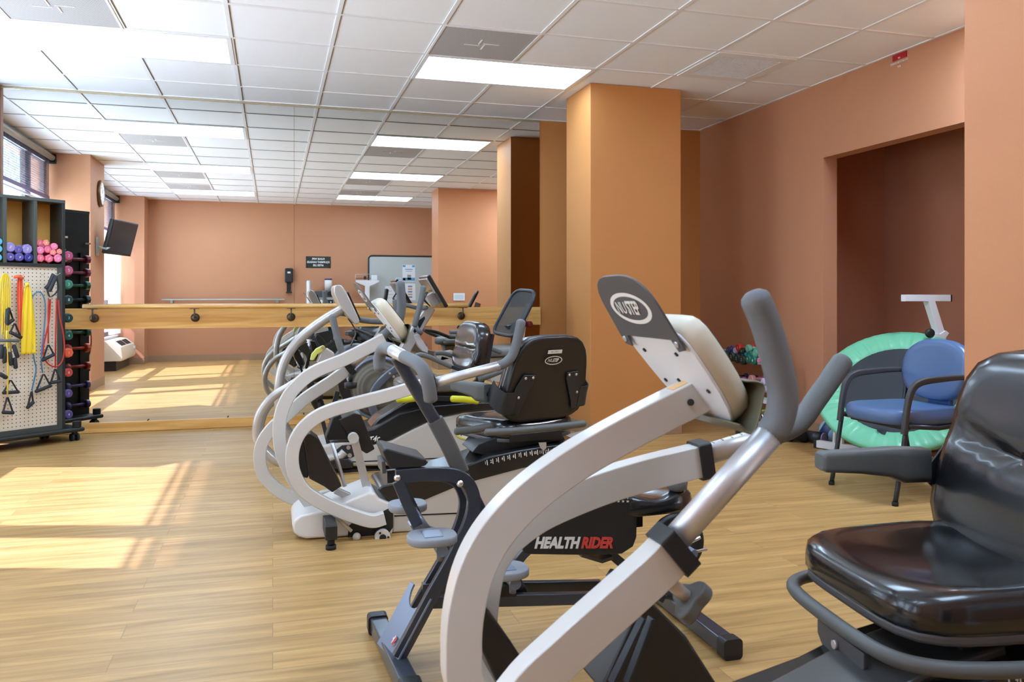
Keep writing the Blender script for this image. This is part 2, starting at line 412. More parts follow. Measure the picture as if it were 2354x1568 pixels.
def vent(x, y, label):
    t = thing('ceiling_vent', label, 'air vent', (x + T / 2, y + T / 2, ZC), 'perforated ceiling vents')
    m = MB(); e = .014
    for (a0, b0, a1, b1) in ((x, y, x + T, y + e), (x, y + T - e, x + T, y + T), (x, y + e, x + e, y + T - e), (x + T - e, y + e, x + T, y + T - e)):
        m.span((a0, b0, ZC - .007), (a1, b1, ZC + .002))
    m.build('frame', 'grid_white', t)
    MB().span((x + e, y + e, ZC - .003), (x + T - e, y + T - e, ZC + .001)).build('perforated_panel', 'perforated_grey', t)
    cx, cy = x + T / 2, y + T / 2; m = MB()
    for (dx, dy, lx, ly) in ((-.06, .02, .10, .008), (.06, -.02, .10, .008), (.02, .05, .008, .09), (-.02, -.05, .008, .09)):
        m.box((cx + dx, cy + dy, ZC - .0045), (lx, ly, .004))
    m.build('louvre_mark', 'grid_white', t)
vn = ['perforated grey ceiling vent at the near side of the left front light', 'perforated grey ceiling vent at the near side of the right front light',
      'perforated grey ceiling vent beside the middle light on the window side', 'perforated grey ceiling vent beside the middle light on the column side',
      'perforated grey ceiling vent beside the back light near the windows', 'perforated grey ceiling vent beside the back light near the corkboard']
k = 0
for r, y in enumerate((LROWS[0] - T, LROWS[1] - T, LROWS[2] + T)):
    for c, x in enumerate(LCOLS):
        vent(x, y, vn[k]); k += 1
def diffuser_vent(x, y):
    t = thing('ceiling_grille', 'white framed square return air grille in the ceiling near the right wall', 'air grille', (x + T / 2, y + T / 2, ZC))
    m = MB(); e = .085
    for (a0, b0, a1, b1) in ((x + .01, y + .01, x + T - .01, y + e), (x + .01, y + T - e, x + T - .01, y + T - .01), (x + .01, y + e, x + e, y + T - e), (x + T - e, y + e, x + T - .01, y + T - e)):
        m.span((a0, b0, ZC - .010), (a1, b1, ZC + .001))
    m.build('frame', 'grid_white', t, bevel=.003)
    MB().span((x + e, y + e, ZC + .0), (x + T - e, y + T - e, ZC + .0025)).build('dark_backing', 'vent_dark', t)
    m = MB(); n = 24
    for i in range(n + 1):
        q = e + (T - 2 * e) * i / n
        m.span((x + q - .0025, y + e, ZC - .008), (x + q + .0025, y + T - e, ZC)); m.span((x + e, y + q - .0025, ZC - .0078), (x + T - e, y + q + .0025, ZC))
    m.build('egg_crate_grid', 'grid_white', t)
diffuser_vent(X0 + 7 * T, Y1 - 2 * T)

# mirror panels, barre, boards
for (xa, xb, lb) in ((-1.983, 0.171, 'left panel of the large wall mirror behind the machines'), (0.173, 2.327, 'right panel of the large wall mirror beside the brown column')):
    o = MB().span((xa, YM - .006, .06), (xb, YM - .0005, ZC - .008)).build('wall_mirror', 'mirror_glass')
    tag(o, lb, 'mirror', 'wall mirror panels')
mat('bright_trim', (205, 195, 165), rough=0.25, metal=0.7)
o = MB().span((-1.99, YM - .011, ZC - .022), (2.33, YM - .004, ZC - .007)).build('trim_3', 'bright_trim'); o['kind'] = 'structure'
YK = YM - .03
zt = on_y(600, 708, YK).z; zb = on_y(600, 753, YK).z
t = thing('ballet_barre', 'round maple handrail on a flat maple board fixed across the wall mirror', 'handrail', (.1, YM, 0.95))
MB().span((-1.99, YK, zb), (2.33, YM - .006, zt)).build('mounting_board', 'maple', t, bevel=.002)
yr = YM - .10; zr = on_y(700, 703.5, yr).z
xa = on_y(190, 710, yr).x; xb = on_y(1076, 704, yr).x
MB().capsule([(xa, yr, zr), (0, yr, zr), (xb, yr, zr)], .019, 16, e=.002).build('rail', 'maple', t)
mat('bronze', (92, 80, 68), rough=0.4, metal=0.6)
for u in (217, 449, 669, 1060):
    x = on_y(u, 725, YK).x; zc = (zt + zb) / 2 + .005
    m = MB(); m.lathe((x, YK, zc), (0, -1, 0), [(.034, -.001), (.034, .006), (.012, .012)], 20)
    m.tube([(x, YK, zc), (x, yr + .012, zc), (x, yr, zc + .012), (x, yr, zr - .022)], .0065, 10); m.box((x, yr, zr - .019), (.07, .022, .005))
    m.build('bracket', 'bronze', t)
o = MB().span((-1.985, YM - .032, 0.002), (2.33, YM - .0062, on_y(450, 964, YM - .032).z)).build('trim_4', 'maple', bevel=.002); o['kind'] = 'structure'
mat('screw_dark', (80, 62, 40), rough=.5, metal=.5)
b = MB()
for x in (-1.55, -.95, -.35, .25, .85, 1.5): b.cyl((x, YM - .031, .085), (x, YM - .0335, .085), .005, 8)
struct('trim_5', b, 'screw_dark')

# red sign high on the right wall
mat('sign_red', (170, 20, 36), rough=.4); mat('letter_white', (235, 235, 232), rough=.5)
a = on_x(2052, 142, XR - .004); c = on_x(2084, 122, XR - .004)
t = thing('wall_sign', 'small red sign with white lettering high on the right wall under the ceiling', 'sign', (XR, (a.y + c.y) / 2, a.z))
zs = ZC - .008
MB().span((XR - .006, c.y, a.z), (XR, a.y, zs)).build('plate', 'sign_red', t)
for k, (s_, l) in enumerate((('NO', .018), ('STORAGE ABOVE THIS LINE', .018), ('18 IN.', .018))):
    text('lettering', s_, l, (XR - .007, (a.y + c.y) / 2, zs - .03 - .028 * k), (0, -1, 0), (0, 0, 1), 'letter_white', t, align='CENTER', sx=.7)

# ------------------------------------------------------------------ windows in the left wall
def window(name, y0, y1, bars, mull, hem, panes_from=SILL):
    t = bpy.data.objects.new(name, None); C.objects.link(t); t.location = (XL, (y0 + y1) / 2, 0); t['kind'] = 'structure'
    m = MB(); x0, x1 = XL - .06, XL - .01
    for yy, wd in mull: m.span((x0, yy - wd / 2, SILL), (x1, yy + wd / 2, HEAD))
    for zz, wd in bars: m.span((x0, y0, zz - wd / 2), (x1, y1, zz + wd / 2))
    m.span((x0, y0, SILL), (x1, y0 + .05, HEAD)); m.span((x0, y1 - .05, SILL), (x1, y1, HEAD)); m.span((x0, y0, SILL), (x1, y1, SILL + .06)); m.span((x0, y0, HEAD - .06), (x1, y1, HEAD))
    m.build('window_frame', 'bronze_frame', t, bevel=.004)
    MB().span((XL - .04, y0, SILL), (XL - .036, y1, HEAD)).build('pane', 'glass', t)
    MB().span((XL - .02, y0, SILL - .03), (XL + .09, y1, SILL)).build('window_sill', 'window_frame', t, bevel=.004)
window('window_1', 3.90, 6.93, [(0.97, .13)], [(4.56, .2), (6.30, .16)], 2.18)
window('window_2', -0.03, 3.11, [(0.97, .10)], [(1.0, .16), (2.55, .14)], 2.18)
def screen_mat():
    m = bpy.data.materials.new('solar_screen'); m.use_nodes = True; nt = m.node_tree; N = nt.nodes; L = nt.links
    out = N['Material Output']; b = N['Principled BSDF']; b.inputs['Base Color'].default_value = srgb(92, 88, 110); b.inputs['Roughness'].default_value = .8
    tr = N.new('ShaderNodeBsdfTransparent'); mx = N.new('ShaderNodeMixShader')
    tc = N.new('ShaderNodeTexCoord'); ck = N.new('ShaderNodeTexNoise'); ck.inputs['Scale'].default_value = 30
    L.new(tc.outputs['Object'], ck.inputs['Vector'])
    mr = N.new('ShaderNodeMapRange'); mr.inputs['To Min'].default_value = .3; mr.inputs['To Max'].default_value = .6
    L.new(ck.outputs['Fac'], mr.inputs['Value']); L.new(mr.outputs['Result'], mx.inputs[0]); L.new(tr.outputs[0], mx.inputs[1]); L.new(b.outputs[0], mx.inputs[2]); L.new(mx.outputs[0], out.inputs['Surface'])
    MATS['solar_screen'] = m
screen_mat()
mat('hem_purple', (96, 84, 120), rough=.5); mat('roller_metal', (176, 182, 170), rough=.3, metal=.3)
def shade(y0, y1, zh, label):
    t = thing('roller_shade', label, 'window shade', (XL + .06, (y0 + y1) / 2, 2.6), 'roller shades over the windows')
    MB().cyl((XL + .07, y0 + .03, 2.61), (XL + .07, y1 - .03, 2.61), .032, 20).build('roller_tube', 'roller_metal', t)
    for y in (y0 + .015, y1 - .015): MB().box((XL + .06, y, 2.60), (.10, .03, .11)).build('end_bracket', 'black_plastic', t, bevel=.01)
    MB().span((XL + .040, y0 + .04, zh), (XL + .0415, y1 - .04, 2.61)).build('screen_fabric', 'solar_screen', t)
    MB().span((XL + .033, y0 + .04, zh - .04), (XL + .049, y1 - .04, zh)).build('hem_bar', 'hem_purple', t, bevel=.003)
shade(3.92, 6.92, 2.18, 'dark see-through roller shade half down over the window near the mirror')
shade(-.01, 3.10, 2.10, 'dark see-through roller shade over the window behind the clock pier')
def blinds(y0, y1, z0, label):
    t = thing('venetian_blind', label, 'window blind', (XL + .0, (y0 + y1) / 2, 2.6), 'venetian blinds in the window heads')
    MB().span((XL - .025, y0 + .05, 2.565), (XL + .01, y1 - .03, 2.615)).build('headrail', 'blind_slat', t)
    m = MB(); z = z0
    while z < 2.57:
        m.box((XL + .004, (y0 + y1) / 2, z), (.022, y1 - y0 - .08, .0012), Matrix.Rotation(math.radians(36), 3, 'Y')); z += .024
    o = m.build('slats', 'blind_slat', t); MB().span((XL - .006, y0 + .04, z0 - .03), (XL + .014, y1 - .04, z0 - .012)).build('bottom_rail', 'blind_slat', t)
blinds(3.92, 6.92, 2.14, 'white venetian blind drawn up behind the dark shade nearest the mirror')
blinds(-.01, 3.10, 2.02, 'white venetian blind drawn up behind the shade past the clock pier')
# the building across the street
b = MB(); b.span((-30.6, -14, -6), (-30, 34, 5.0))
o = b.build('building', 'brick_pale'); tag(o, 'pale building across the street beyond the windows', 'building')
# ------------------------------------------------------------------ machines: materials
mat('black_vinyl', (22, 23, 25), rough=0.26, bump=0.10, bscale=500, coat=0.7)
mat('grip_foam', (106, 110, 112), rough=0.62, bump=0.2, bscale=700)
mat('frame_white', (205, 204, 198), rough=0.32, coat=0.3)
mat('frame_silver', (186, 184, 178), rough=0.30, metal=0.35, coat=0.3)
mat('aluminium', (205, 205, 205), rough=0.42, metal=0.75)
mat('chrome', (225, 225, 225), rough=0.22, metal=1.0)
mat('shell_grey', (190, 187, 178), rough=0.38)
mat('shell_white', (226, 224, 218), rough=0.33)
mat('console_cream', (216, 210, 188), rough=0.4)
mat('console_white', (228, 232, 236), rough=0.35)
mat('gun_plate', (88, 90, 94), rough=0.4, metal=0.3)
mat('shroud_black', (40, 38, 36), rough=0.36)
mat('shroud_gloss', (30, 31, 32), rough=0.2, coat=0.3)
mat('rubber', (28, 28, 28), rough=0.7)
mat('ledge_olive', (128, 126, 104), rough=.35, metal=.4)
mat('decal_tan', (226, 184, 130), rough=.5)
mat('logo_blue', (40, 70, 130), rough=.5); mat('logo_yellow', (205, 205, 40), rough=.45); mat('lever_lime', (190, 196, 96), rough=.45)
mat('numeral_white', (225, 225, 220), rough=.5)
mat('numeral_grey', (140, 140, 140), rough=.5)

def ring_pad(O, ex, ey, ez, w, d, t, p=4.0, dz=None, seg=40, taper=0.0):
    """upholstered pad: superellipse rings; ez is the outward side"""
    O = Vector(O); ex = Vector(ex).normalized(); ey = Vector(ey).normalized(); ez = Vector(ez).normalized(); loops = []
    prof = [(.90, .0), (.97, .04), (1.0, .22), (1.0, .5), (.985, .74), (.94, .90), (.86, .98), (.74, 1.0), (.55, 1.0), (.36, 1.0), (.2, 1.0), (.06, 1.0)]
    for s_, h in prof:
        lp = []
        for k in range(seg):
            an = 2 * PI * k / seg; c, q = math.cos(an), math.sin(an)
            r = (abs(c) ** p + abs(q) ** p) ** (-1 / p)
            x = c * r * s_; y = q * r * s_
            X = x * w / 2 * (1 + taper * y); Y = y * d / 2
            z = h * t + (dz(x, y) * (1 if h > .8 else 0) if dz else 0)
            lp.append(O + ex * X + ey * Y + ez * z)
        loops.append(lp)
    return loops
def pad(name, m, parent, *a, **k):
    b = MB(); b.loft(ring_pad(*a, **k), False, True, True); return b.build(name, m, parent)
def trace(pts, y): return [on_y(u, v, y) for u, v in pts]
def shift(pts, d): d = Vector(d); return [p + d for p in pts]
def arc(c, r, a0, a1, n, ax, ay):
    c = Vector(c); ax = Vector(ax); ay = Vector(ay)
    return [c + ax * (r * math.cos(math.radians(a0 + (a1 - a0) * i / n))) + ay * (r * math.sin(math.radians(a0 + (a1 - a0) * i / n))) for i in range(n + 1)]

def nustep_console(t, top_far, D, y0, y1, L=0.345, th=0.062):
    """console seen from behind; top_far: upper edge point (x, z); D: unit slope direction down the panel; y0 near, y1 far"""
    X, Z = top_far; D = Vector(D).normalized(); N = Vector((-D.z, 0, D.x)) ; E = Vector((0, 1, 0)); yc = (y0 + y1) / 2; w = (y1 - y0)
    if N.x < 0: N = -N                      # towards the rider
    O = Vector((X, yc, Z))
    D2 = Vector((.625, 0, -.78)).normalized(); N2 = Vector((-D2.z, 0, D2.x)); N1 = N
    def P1(l, d, n=0): return O + E * l + D * d + N1 * n
    def P(l, d, n=0): return P1(l, d, n) if d <= .125 else O + E * l + D * .125 + D2 * (d - .125) + N2 * n
    # logo plate, rounded at the top, standing proud of the housing
    pl = [P(w / 2, .125)]
    for k in range(25):
        an = PI * k / 24; pl.append(P(w / 2 * .97 * math.copysign(abs(math.cos(an)) ** .62, math.cos(an)), .075 - .075 * math.sin(an) ** .9))
    pl += [P1(-w / 2, .125), P1(-w / 2, .155), P1(-w / 2 * .78, .160), P1(-w / 2 * .74, .135), P1(w / 2 * .74, .135), P1(w / 2 * .78, .160), P1(w / 2, .155)]
    MB().prism(pl, N * .004).build('logo_plate', 'gun_plate', t, bevel=.0012)
    for s_ in (-1, 1): MB().cyl(P1(s_ * w / 2 * .88, .142, -.003), P1(s_ * w / 2 * .88, .142, .001), .006, 12).build('screw', 'aluminium', t)
    # oval logo
    lg = MB(); n = 40
    lo = [[P(math.cos(2 * PI * k / n) * r * .082 * (1), .070 + math.sin(2 * PI * k / n) * r2 * .034, -.0006) for k in range(n)] for r, r2 in ((1, 1), (.84, .76))]
    o_ = len(lg.v); lg.v += lo[0] + lo[1]
    for k in range(n): lg.f.append((o_ + k, o_ + (k + 1) % n, o_ + n + (k + 1) % n, o_ + n + k)); lg.sm.append(False)
    lgo = lg.build('logo_ring', 'numeral_white', t)
    text('logo_lettering', 'NU', .036, P(.060, .070, -.0012), -E, -D, 'numeral_white', t, ext=.0004, shear=.25, sx=.78)
    text('logo_lettering', 'STEP', .040, P(.014, .070, -.0012), -E, -D, 'numeral_white', t, ext=.0004, shear=.25, bold=.0010, sx=.62)
    # back panel and cream housing: egg outline swept along N
    out = []
    sh = [(.345, .50), (.35, .80), (.375, .93), (.43, .99), (.50, 1.0), (.62, .97), (.74, .91), (.86, .80), (.94, .66), (.985, .45), (1.0, .2)]
    right = [(w / 2 * l * 1.0, L * d) for d, l in sh]
    prof = [(l, d) for l, d in right] + [(-l, d) for l, d in reversed(right)]
    def outline(sc_, n): 
        cm = L * .66
        return [P(l * sc_, cm + (d - cm) * sc_, n) for l, d in prof]
    MB().loft([outline(.98, .006), outline(1.0, .008), outline(1.0, .011)], False, True, True).build('back_panel', 'console_white', t)
    MB().loft([outline(.97, .0111), outline(1.0, .014), outline(1.02, .03), outline(1.01, .045), outline(.95, .058), outline(.80, .066)], False, True, True).build('housing', 'console_cream', t)
    MB().loft([outline(.78, .0655), outline(.78, .0685), outline(.76, .0695)], False, True, True).build('display_panel', 'shroud_gloss', t)
    for l, d in ((-.45, .50), (.62, .50), (-.62, .74), (.66, .72), (.15, .70), (-.15, .80)):
        MB().cyl(P(w / 2 * l, L * d, .0035), P(w / 2 * l, L * d, .0065), .0045, 10).build('screw_hole', 'black_plastic', t)
    # bent steel book ledge at the foot of the panel
    b = MB()
    for (l0, l1) in ((-1.02, 1.02),):
        path = [P(0, L * .92, -.004), P(0, L * .975, -.001), P(0, L * 1.01, .008), P(0, L * .985, .03), P(0, L * .915, .062), P(0, L * .875, .078), P(0, L * .835, .078), P(0, L * .81, .066)]
        path = crom(path, 5)
        th_ = .003; a_ = [p + E * (w / 2 * l0) for p in path]; c_ = [p + E * (w / 2 * l1) for p in path]
        fr = frames(path, False, E)
        loops = []
        for i, p in enumerate(path):
            nn = fr[i][2] * th_; ww = w / 2 * (1.0 if i < len(path) * .8 else 1.0 - .25 * (i - len(path) * .8) / (len(path) * .2))
            loops.append([p - E * ww, p + E * ww, p + E * ww + nn, p - E * ww + nn])
        b.loft(loops, False, True, True)
    b.build('book_ledge', 'ledge_olive', t, bevel=.001)
    return P

def nustep_seat(t, S, beta, zb=.40, back_h=.45, logo=None, arms=(-1, 1), bw=.47, tp=-.07, pp=4.0, drop=0):
    """S: seat centre on plan; beta: turn of the seat's right-hand axis; the seat faces +90 degrees from it"""
    e = Vector((math.cos(beta), math.sin(beta), 0)); f = Vector((-math.sin(beta), math.cos(beta), 0)); S = Vector((S[0], S[1], 0)); Zu = Vector((0, 0, 1))
    def Q(a, b, z): return S + e * a + f * b + Zu * z
    dish = lambda x, y: -.022 * max(0, 1 - (x * x + y * y) * 1.15) + .012 * x * x * max(0, 1 - y) - .010 * max(0, y - .55)
    pad('seat_cushion', 'black_vinyl', t, Q(0, .01, zb + .012), e, f, Zu, .50, .47, .085, p=4.5, dz=dish)
    MB().loft([[p for p in ring_pad(Q(0, .01, zb + zz), e, f, Zu, .49, .46, .01, p=4.5)[2]] for zz in (0, .006, .012, .018)], False, True, True).build('seat_pan', 'gun_plate', t)
    lean = math.radians(14); U = Zu * math.cos(lean) - f * math.sin(lean); Nf = f * math.cos(lean) + Zu * math.sin(lean)
    Bc = Q(0, -.205, zb + .10 - drop) + U * (back_h / 2)
    def bz(x, y):
        q = .014 * x * x
        q -= .016 * math.exp(-((y - (-.02 + .26 * abs(x) ** 1.5)) / .06) ** 2)
        q -= .012 * max(0, -y - .55) ; return q
    pad('back_cushion', 'black_vinyl', t, Bc, e, U, Nf, bw, back_h, .078, p=pp, dz=bz, taper=tp)
    shell = MB(); rp = ring_pad(Bc - Nf * .012, e, U, Nf, bw + .015, back_h + .015, .03, p=pp, taper=tp)
    r0 = ring_pad(Bc - Nf * .020, e, U, Nf, bw - .03, back_h - .03, .03, p=pp, taper=tp)
    shell.loft([r0[2], ring_pad(Bc - Nf * .016, e, U, Nf, bw + .005, back_h + .005, .0, p=pp, taper=tp)[2], rp[2], [p + Nf * .03 for p in rp[2]]], False, True, True)
    shell.build('back_shell', 'shroud_black', t)
    if logo:
        c0 = Bc - Nf * .0212; R = -e
        m = MB(); Rm = Matrix((e, U, Nf)).transposed(); m.box(c0 + U * (back_h * .34) , (.088, .018, .002), Rm); m.build('label_strip', 'numeral_white', t)
        text('label_lettering', 'NU STEP 2', .011, c0 + U * (back_h * .34) - Nf * .0012, e, U, 'numeral_grey', t, ext=.0002, align='CENTER')
        n = 40; lg = MB(); cc = c0 + U * (back_h * .235)
        lo = [[cc + e * (math.cos(2 * PI * k / n) * .055 * r) + U * (math.sin(2 * PI * k / n) * .022 * r2) for k in range(n)] for r, r2 in ((1, 1), (.90, .80))]
        lg.v += lo[0] + lo[1]
        for k in range(n): lg.f.append((k, (k + 1) % n, n + (k + 1) % n, n + k)); lg.sm.append(False)
        lg.build('logo_ring', 'numeral_white', t)
        text('logo_lettering', 'NU', .024, cc - e * .038, e, U, 'numeral_white', t, ext=.0004, shear=.25)
        text('logo_lettering', 'STEP', .024, cc - e * .006, e, U, 'numeral_white', t, ext=.0004, shear=.25, bold=.0008, sx=.72)
    # arm brackets and arms
    for s_ in (-1, 1):
        b = MB(); Rm = Matrix((e, U, Nf)).transposed()
        q = Bc - Nf * .026
        poly = [q + e * (s_ * x) + U * y for x, y in ((.10, .03), (.17, .035), (.205, -.02), (.235, -.13), (.225, -.155), (.165, -.16), (.155, -.12), (.10, -.0))]
        b.prism(poly, Nf * .006); b.build('bracket_plate', 'dark_metal', t, bevel=.002)
        for x, y in ((.115, .018), (.16, .018), (.185, -.075)): MB().lathe(q + e * (s_ * x) + U * y + Nf * .001, -Nf, [(.007, 0), (.007, .003), (.004, .005)], 10).build('bolt', 'aluminium', t)
        b = MB(); pth = [q + e * (s_ * .20) + U * -.10, q + e * (s_ * .262) + U * -.10 + Nf * .01, q + e * (s_ * .278) + U * -.085 + Nf * .06, q + e * (s_ * .275) + U * -.06 + Nf * .11]
        b.bar(pth, .005, .105, ref=U, sub=5, c=.1); b.build('arm_strap', 'dark_metal', t)
        if s_ in arms:
            A = Q(s_ * .272, -.115, zb + .245)
            b = MB(); L0 = .26
            secs = []
            for (ff, hh, ww, dz_) in ((-.03, .085, .055, -.01), (.04, .088, .058, -.008), (.075, .072, .058, 0), (L0 * .6, .058, .056, .004), (L0 - .012, .050, .052, .006), (L0, .036, .040, .006)):
                lp = []
                for k in range(24):
                    an = 2 * PI * k / 24; c_, s2 = math.cos(an), math.sin(an); r = (abs(c_) ** 9 + abs(s2) ** 9) ** (-1 / 9)
                    lp.append(A + f * ff + e * (c_ * r * ww / 2) + Zu * (s2 * r * hh / 2 + dz_))
                secs.append(lp)
            b.loft(secs, False, True, True); ao = b.build('armrest', 'grip_dark', t)
            m = MB(); m.cyl(A - f * .0302 + Zu * -.012 - e * .0, A - f * .034 + Zu * -.012, .014, 12); m.build('pivot_knob', 'black_plastic', ao)
    # bars each side of the seat foot
    return Q
mat('grip_dark', (92, 95, 93), rough=0.5, bump=.1, bscale=400)

def seat_bar(t, Q, zb, r=.0135):
    b = MB(); z = zb - .03
    b.capsule([Q(-.22, -.10, z), Q(-.275, -.02, z), Q(-.27, .12, z), Q(-.24, .215, z), Q(-.17, .262, z), Q(0, .272, z), Q(.17, .262, z), Q(.24, .215, z), Q(.27, .12, z), Q(.275, -.02, z), Q(.22, -.10, z)], r, 12, sub=5)
    b.build('seat_lever_bar', 'grip_dark', t)
def seat_rails(t, Q, zb):
    b = MB(); b.box(Q(0, 0, zb - .035), (.20, .30, .05)); b.build('seat_slide', 'dark_metal', t, bevel=.004)
    b = MB(); b.cyl(Q(0, 0, zb - .10), Q(0, 0, zb - .05), .06, 20); b.build('swivel_post', 'black_plastic', t)

# base shapes are traced on the second machine and carried over by a plan shift
def nustep_base(t, yc, dx, hw=.17):
    yn = 3.80 - hw
    sh = (dx, yc - 3.80, 0); d2 = (0, 2 * hw, 0)
    def tr(pts): return shift(trace(pts, yn), sh)
    nose = tr([(672, 1212), (676, 1199), (690, 1188), (753, 1174), (817, 1147), (850, 1134), (866, 1136), (872, 1148), (905, 1160), (905, 1190), (905, 1232), (796, 1237), (704, 1243), (686, 1238), (675, 1228)])
    MB().prism([p + Vector((0, .02, 0)) for p in nose], (0, 2 * hw - .04, 0)).build('nose_shell', 'shell_white', t, bevel=.018, bseg=4)
    side = tr([(904, 1158), (912, 1163), (967, 1154), (1043, 1122), (1094, 1105), (1202, 1076), (1275, 1062), (1345, 1052), (1366, 1060), (1375, 1085), (1375, 1180), (1330, 1205), (1200, 1215), (949, 1226), (904, 1229)])
    MB().prism([p + Vector((0, .025, 0)) for p in side], (0, 2 * hw - .05, 0)).build('side_shell', 'shell_grey', t, bevel=.012, bseg=3)
    rec = tr([(803, 1212), (815, 1200), (862, 1188), (905, 1166), (905, 1215), (890, 1236), (800, 1239)])
    MB().prism([p + Vector((0, .017, 0)) for p in rec], (0, .006, 0)).build('recess_shade', 'black_plastic', t, bevel=.002)  # flat black plate painting the shade of the gap round the pivot
    groove = tr([(908, 1188), (1370, 1168), (1370, 1171), (908, 1191)])
    MB().prism([p + Vector((0, .0235, 0)) for p in groove], (0, .004, 0)).build('shell_groove', 'rubber', t)
    top = tr([(869, 1128), (880, 1120), (950, 1106), (1065, 1076), (1130, 1051), (1202, 1036), (1250, 1029), (1300, 1023), (1350, 1024), (1368, 1036), (1370, 1060), (1345, 1056), (1275, 1066), (1202, 1080), (1094, 1109), (1043, 1126), (967, 1158), (912, 1167), (890, 1150)])
    MB().prism([p + Vector((0, .02, 0)) for p in top], (0, 2 * hw - .04, 0)).build('top_cover', 'shroud_gloss', t, bevel=.010, bseg=3)
    # numbered scale
    A = shift([on_y(1120, 1066, yn)], sh)[0] + Vector((0, .0192, 0)); B = shift([on_y(1300, 1036, yn)], sh)[0] + Vector((0, .0192, 0))
    xd = (B - A).normalized(); yd = Vector((-xd.z, 0, xd.x))
    if yd.z < 0: yd = -yd
    sag = lambda q: .010 * math.sin(PI * q)
    b = MB()
    for k in range(15):
        q = k / 14; P_ = A + (B - A) * q + yd * sag(q)
        text('scale_numeral', str(k + 1), .020, P_ + Vector((0, -.0006, 0)), xd, yd, 'numeral_white', t, ext=.0003, align='RIGHT', bold=.0004, sx=.75)
        MB().box(P_ + xd * .005, (.0035, .001, .024), Matrix((xd, Vector((0, 1, 0)), yd)).transposed()).build('scale_mark', 'numeral_white', t)
    # feet
    f0 = shift([on_y(763, 1248, 3.44)], sh)[0]
    b = MB(); b.box((f0.x, yc, .075), (.05, .66, .06)); b.build('front_foot_bar', 'black_plastic', t, bevel=.005)
    for s_ in (-1, 1):
        b = MB(); b.cyl((f0.x, yc + s_ * .30, .018), (f0.x, yc + s_ * .30, .05), .016, 12); b.cyl((f0.x, yc + s_ * .30, 0), (f0.x, yc + s_ * .30, .018), .022, 14); b.build('levelling_foot', 'rubber', t)
    xr = side[9].x - .06
    b = MB(); b.box((xr, yc, .05), (.07, .50, .06)); b.build('rear_foot_bar', 'black_plastic', t, bevel=.005)
    for s_ in (-1, 1): MB().cyl((xr, yc + s_ * .21, 0), (xr, yc + s_ * .21, .03), .022, 14).build('levelling_foot', 'rubber', t)
    b = MB(); b.span((f0.x, yc - .07, .06), (xr, yc + .07, .11)); b.build('spine_tube', 'rubber', t)

def nustep_cap(t, p, d, w=.072, h=.062, L=.03, ref=(0, 1, 0)):
    d = Vector(d).normalized(); MB().bar([Vector(p) - d * L / 2, Vector(p) + d * L / 2], w, h, ref=ref, c=.12).build('end_collar', 'black_plastic', t)

def pedals(t, y_near, y_far, dx, dyc):
    def tr(pts, y): return shift(trace(pts, y), (dx, dyc, 0))
    for y, pl, br in ((y_near, [(697, 1003), (712, 996), (732, 1010), (786, 1118), (764, 1133), (745, 1119), (711, 1101), (708, 1083)], [(683, 1045), (697, 1003), (711, 1085), (708, 1100), (688, 1096)]),
                  (y_far, [(778, 965), (815, 950), (830, 953), (862, 1033), (843, 1044), (828, 1034), (806, 1010), (800, 1000)], [(749, 1006), (765, 960), (783, 952), (800, 1000), (806, 1012), (752, 1013)])):
        m = MB().prism(tr(pl, y), (0, .13, 0)).build('foot_pedal', 'shroud_black', t, bevel=.006)
        MB().prism(tr(br, y + .01), (0, .09, 0)).build('pedal_bracket', 'black_plastic', t, bevel=.006)
    return

# ---- second machine in the row (complete view)
yc = 3.80
t = thing('recumbent_stepper', 'white framed recumbent stepper with black swivel seat turned to show its printed back', 'exercise machine', (.9, yc, 0))
nustep_base(t, yc, 0)
ct = trace([(884, 780), (846, 799), (788.6, 827.5), (731, 851), (696, 874), (663.6, 910), (645.7, 954), (642, 1000.7), (650, 1047), (667, 1086), (685, 1118), (703, 1143), (716, 1160), (735, 1175)], yc)
MB().bar(ct, .058, .050, sub=5, c=.10).build('console_post', 'frame_white', t)
fa = trace([(803, 846), (760, 877.5), (703, 915), (663.6, 950.7), (624, 986), (601, 1022), (597.5, 1061), (610, 1097), (638.6, 1125.7), (674, 1145), (710, 1150), (753, 1140), (800, 1135)], yc + .17)
MB().bar(fa, .056, .045, sub=5, c=.10).build('arm_frame', 'frame_white', t)
nustep_cap(t, fa[0], fa[0] - fa[1])
na = trace([(992, 881), (945, 893), (881, 911), (810, 929), (760, 943.6), (720.7, 963), (688.6, 995), (672.5, 1036), (674, 1079), (692, 1118.6), (720.7, 1143.6), (767, 1168), (817, 1187), (856, 1197), (884, 1190)], yc - .20)
MB().bar(na, .056, .045, sub=5, c=.10).build('arm_frame', 'frame_white', t)
nustep_cap(t, na[0], na[0] - na[1])
p0, p1 = trace([(988, 882), (1148, 841)], yc - .20)
MB().cyl(p0, p1, .0225, 18).build('slide_tube', 'aluminium', t)
MB().capsule(trace([(1146, 841), (1162, 834), (1177, 818), (1185, 797), (1192, 770), (1197.5, 741)], yc - .20), .0225, 16, sub=4).build('hand_grip', 'grip_foam', t)
p0, p1 = trace([(800, 848), (878, 773)], yc + .17)
MB().cyl(p0, p1, .0225, 18).build('slide_tube', 'aluminium', t)
MB().capsule(trace([(876, 775), (890, 764), (905, 752), (917, 735), (922, 715), (922.7, 686), (920, 652)], yc + .17), .0225, 16, sub=4).build('hand_grip', 'grip_foam', t)
kn = trace([(805, 860), (806, 880)], yc + .10)
MB().cyl(kn[0], kn[1], .010, 10).lathe(kn[1] + Vector((0, 0, -.03)), (0, 0, 1), [(.012, 0), (.030, .006), (.032, .03), (.014, .036)], 10).build('lock_knob', 'black_plastic', t)
tf = on_y(808, 652, yc + .12); bf = on_y(905, 790, yc + .12)
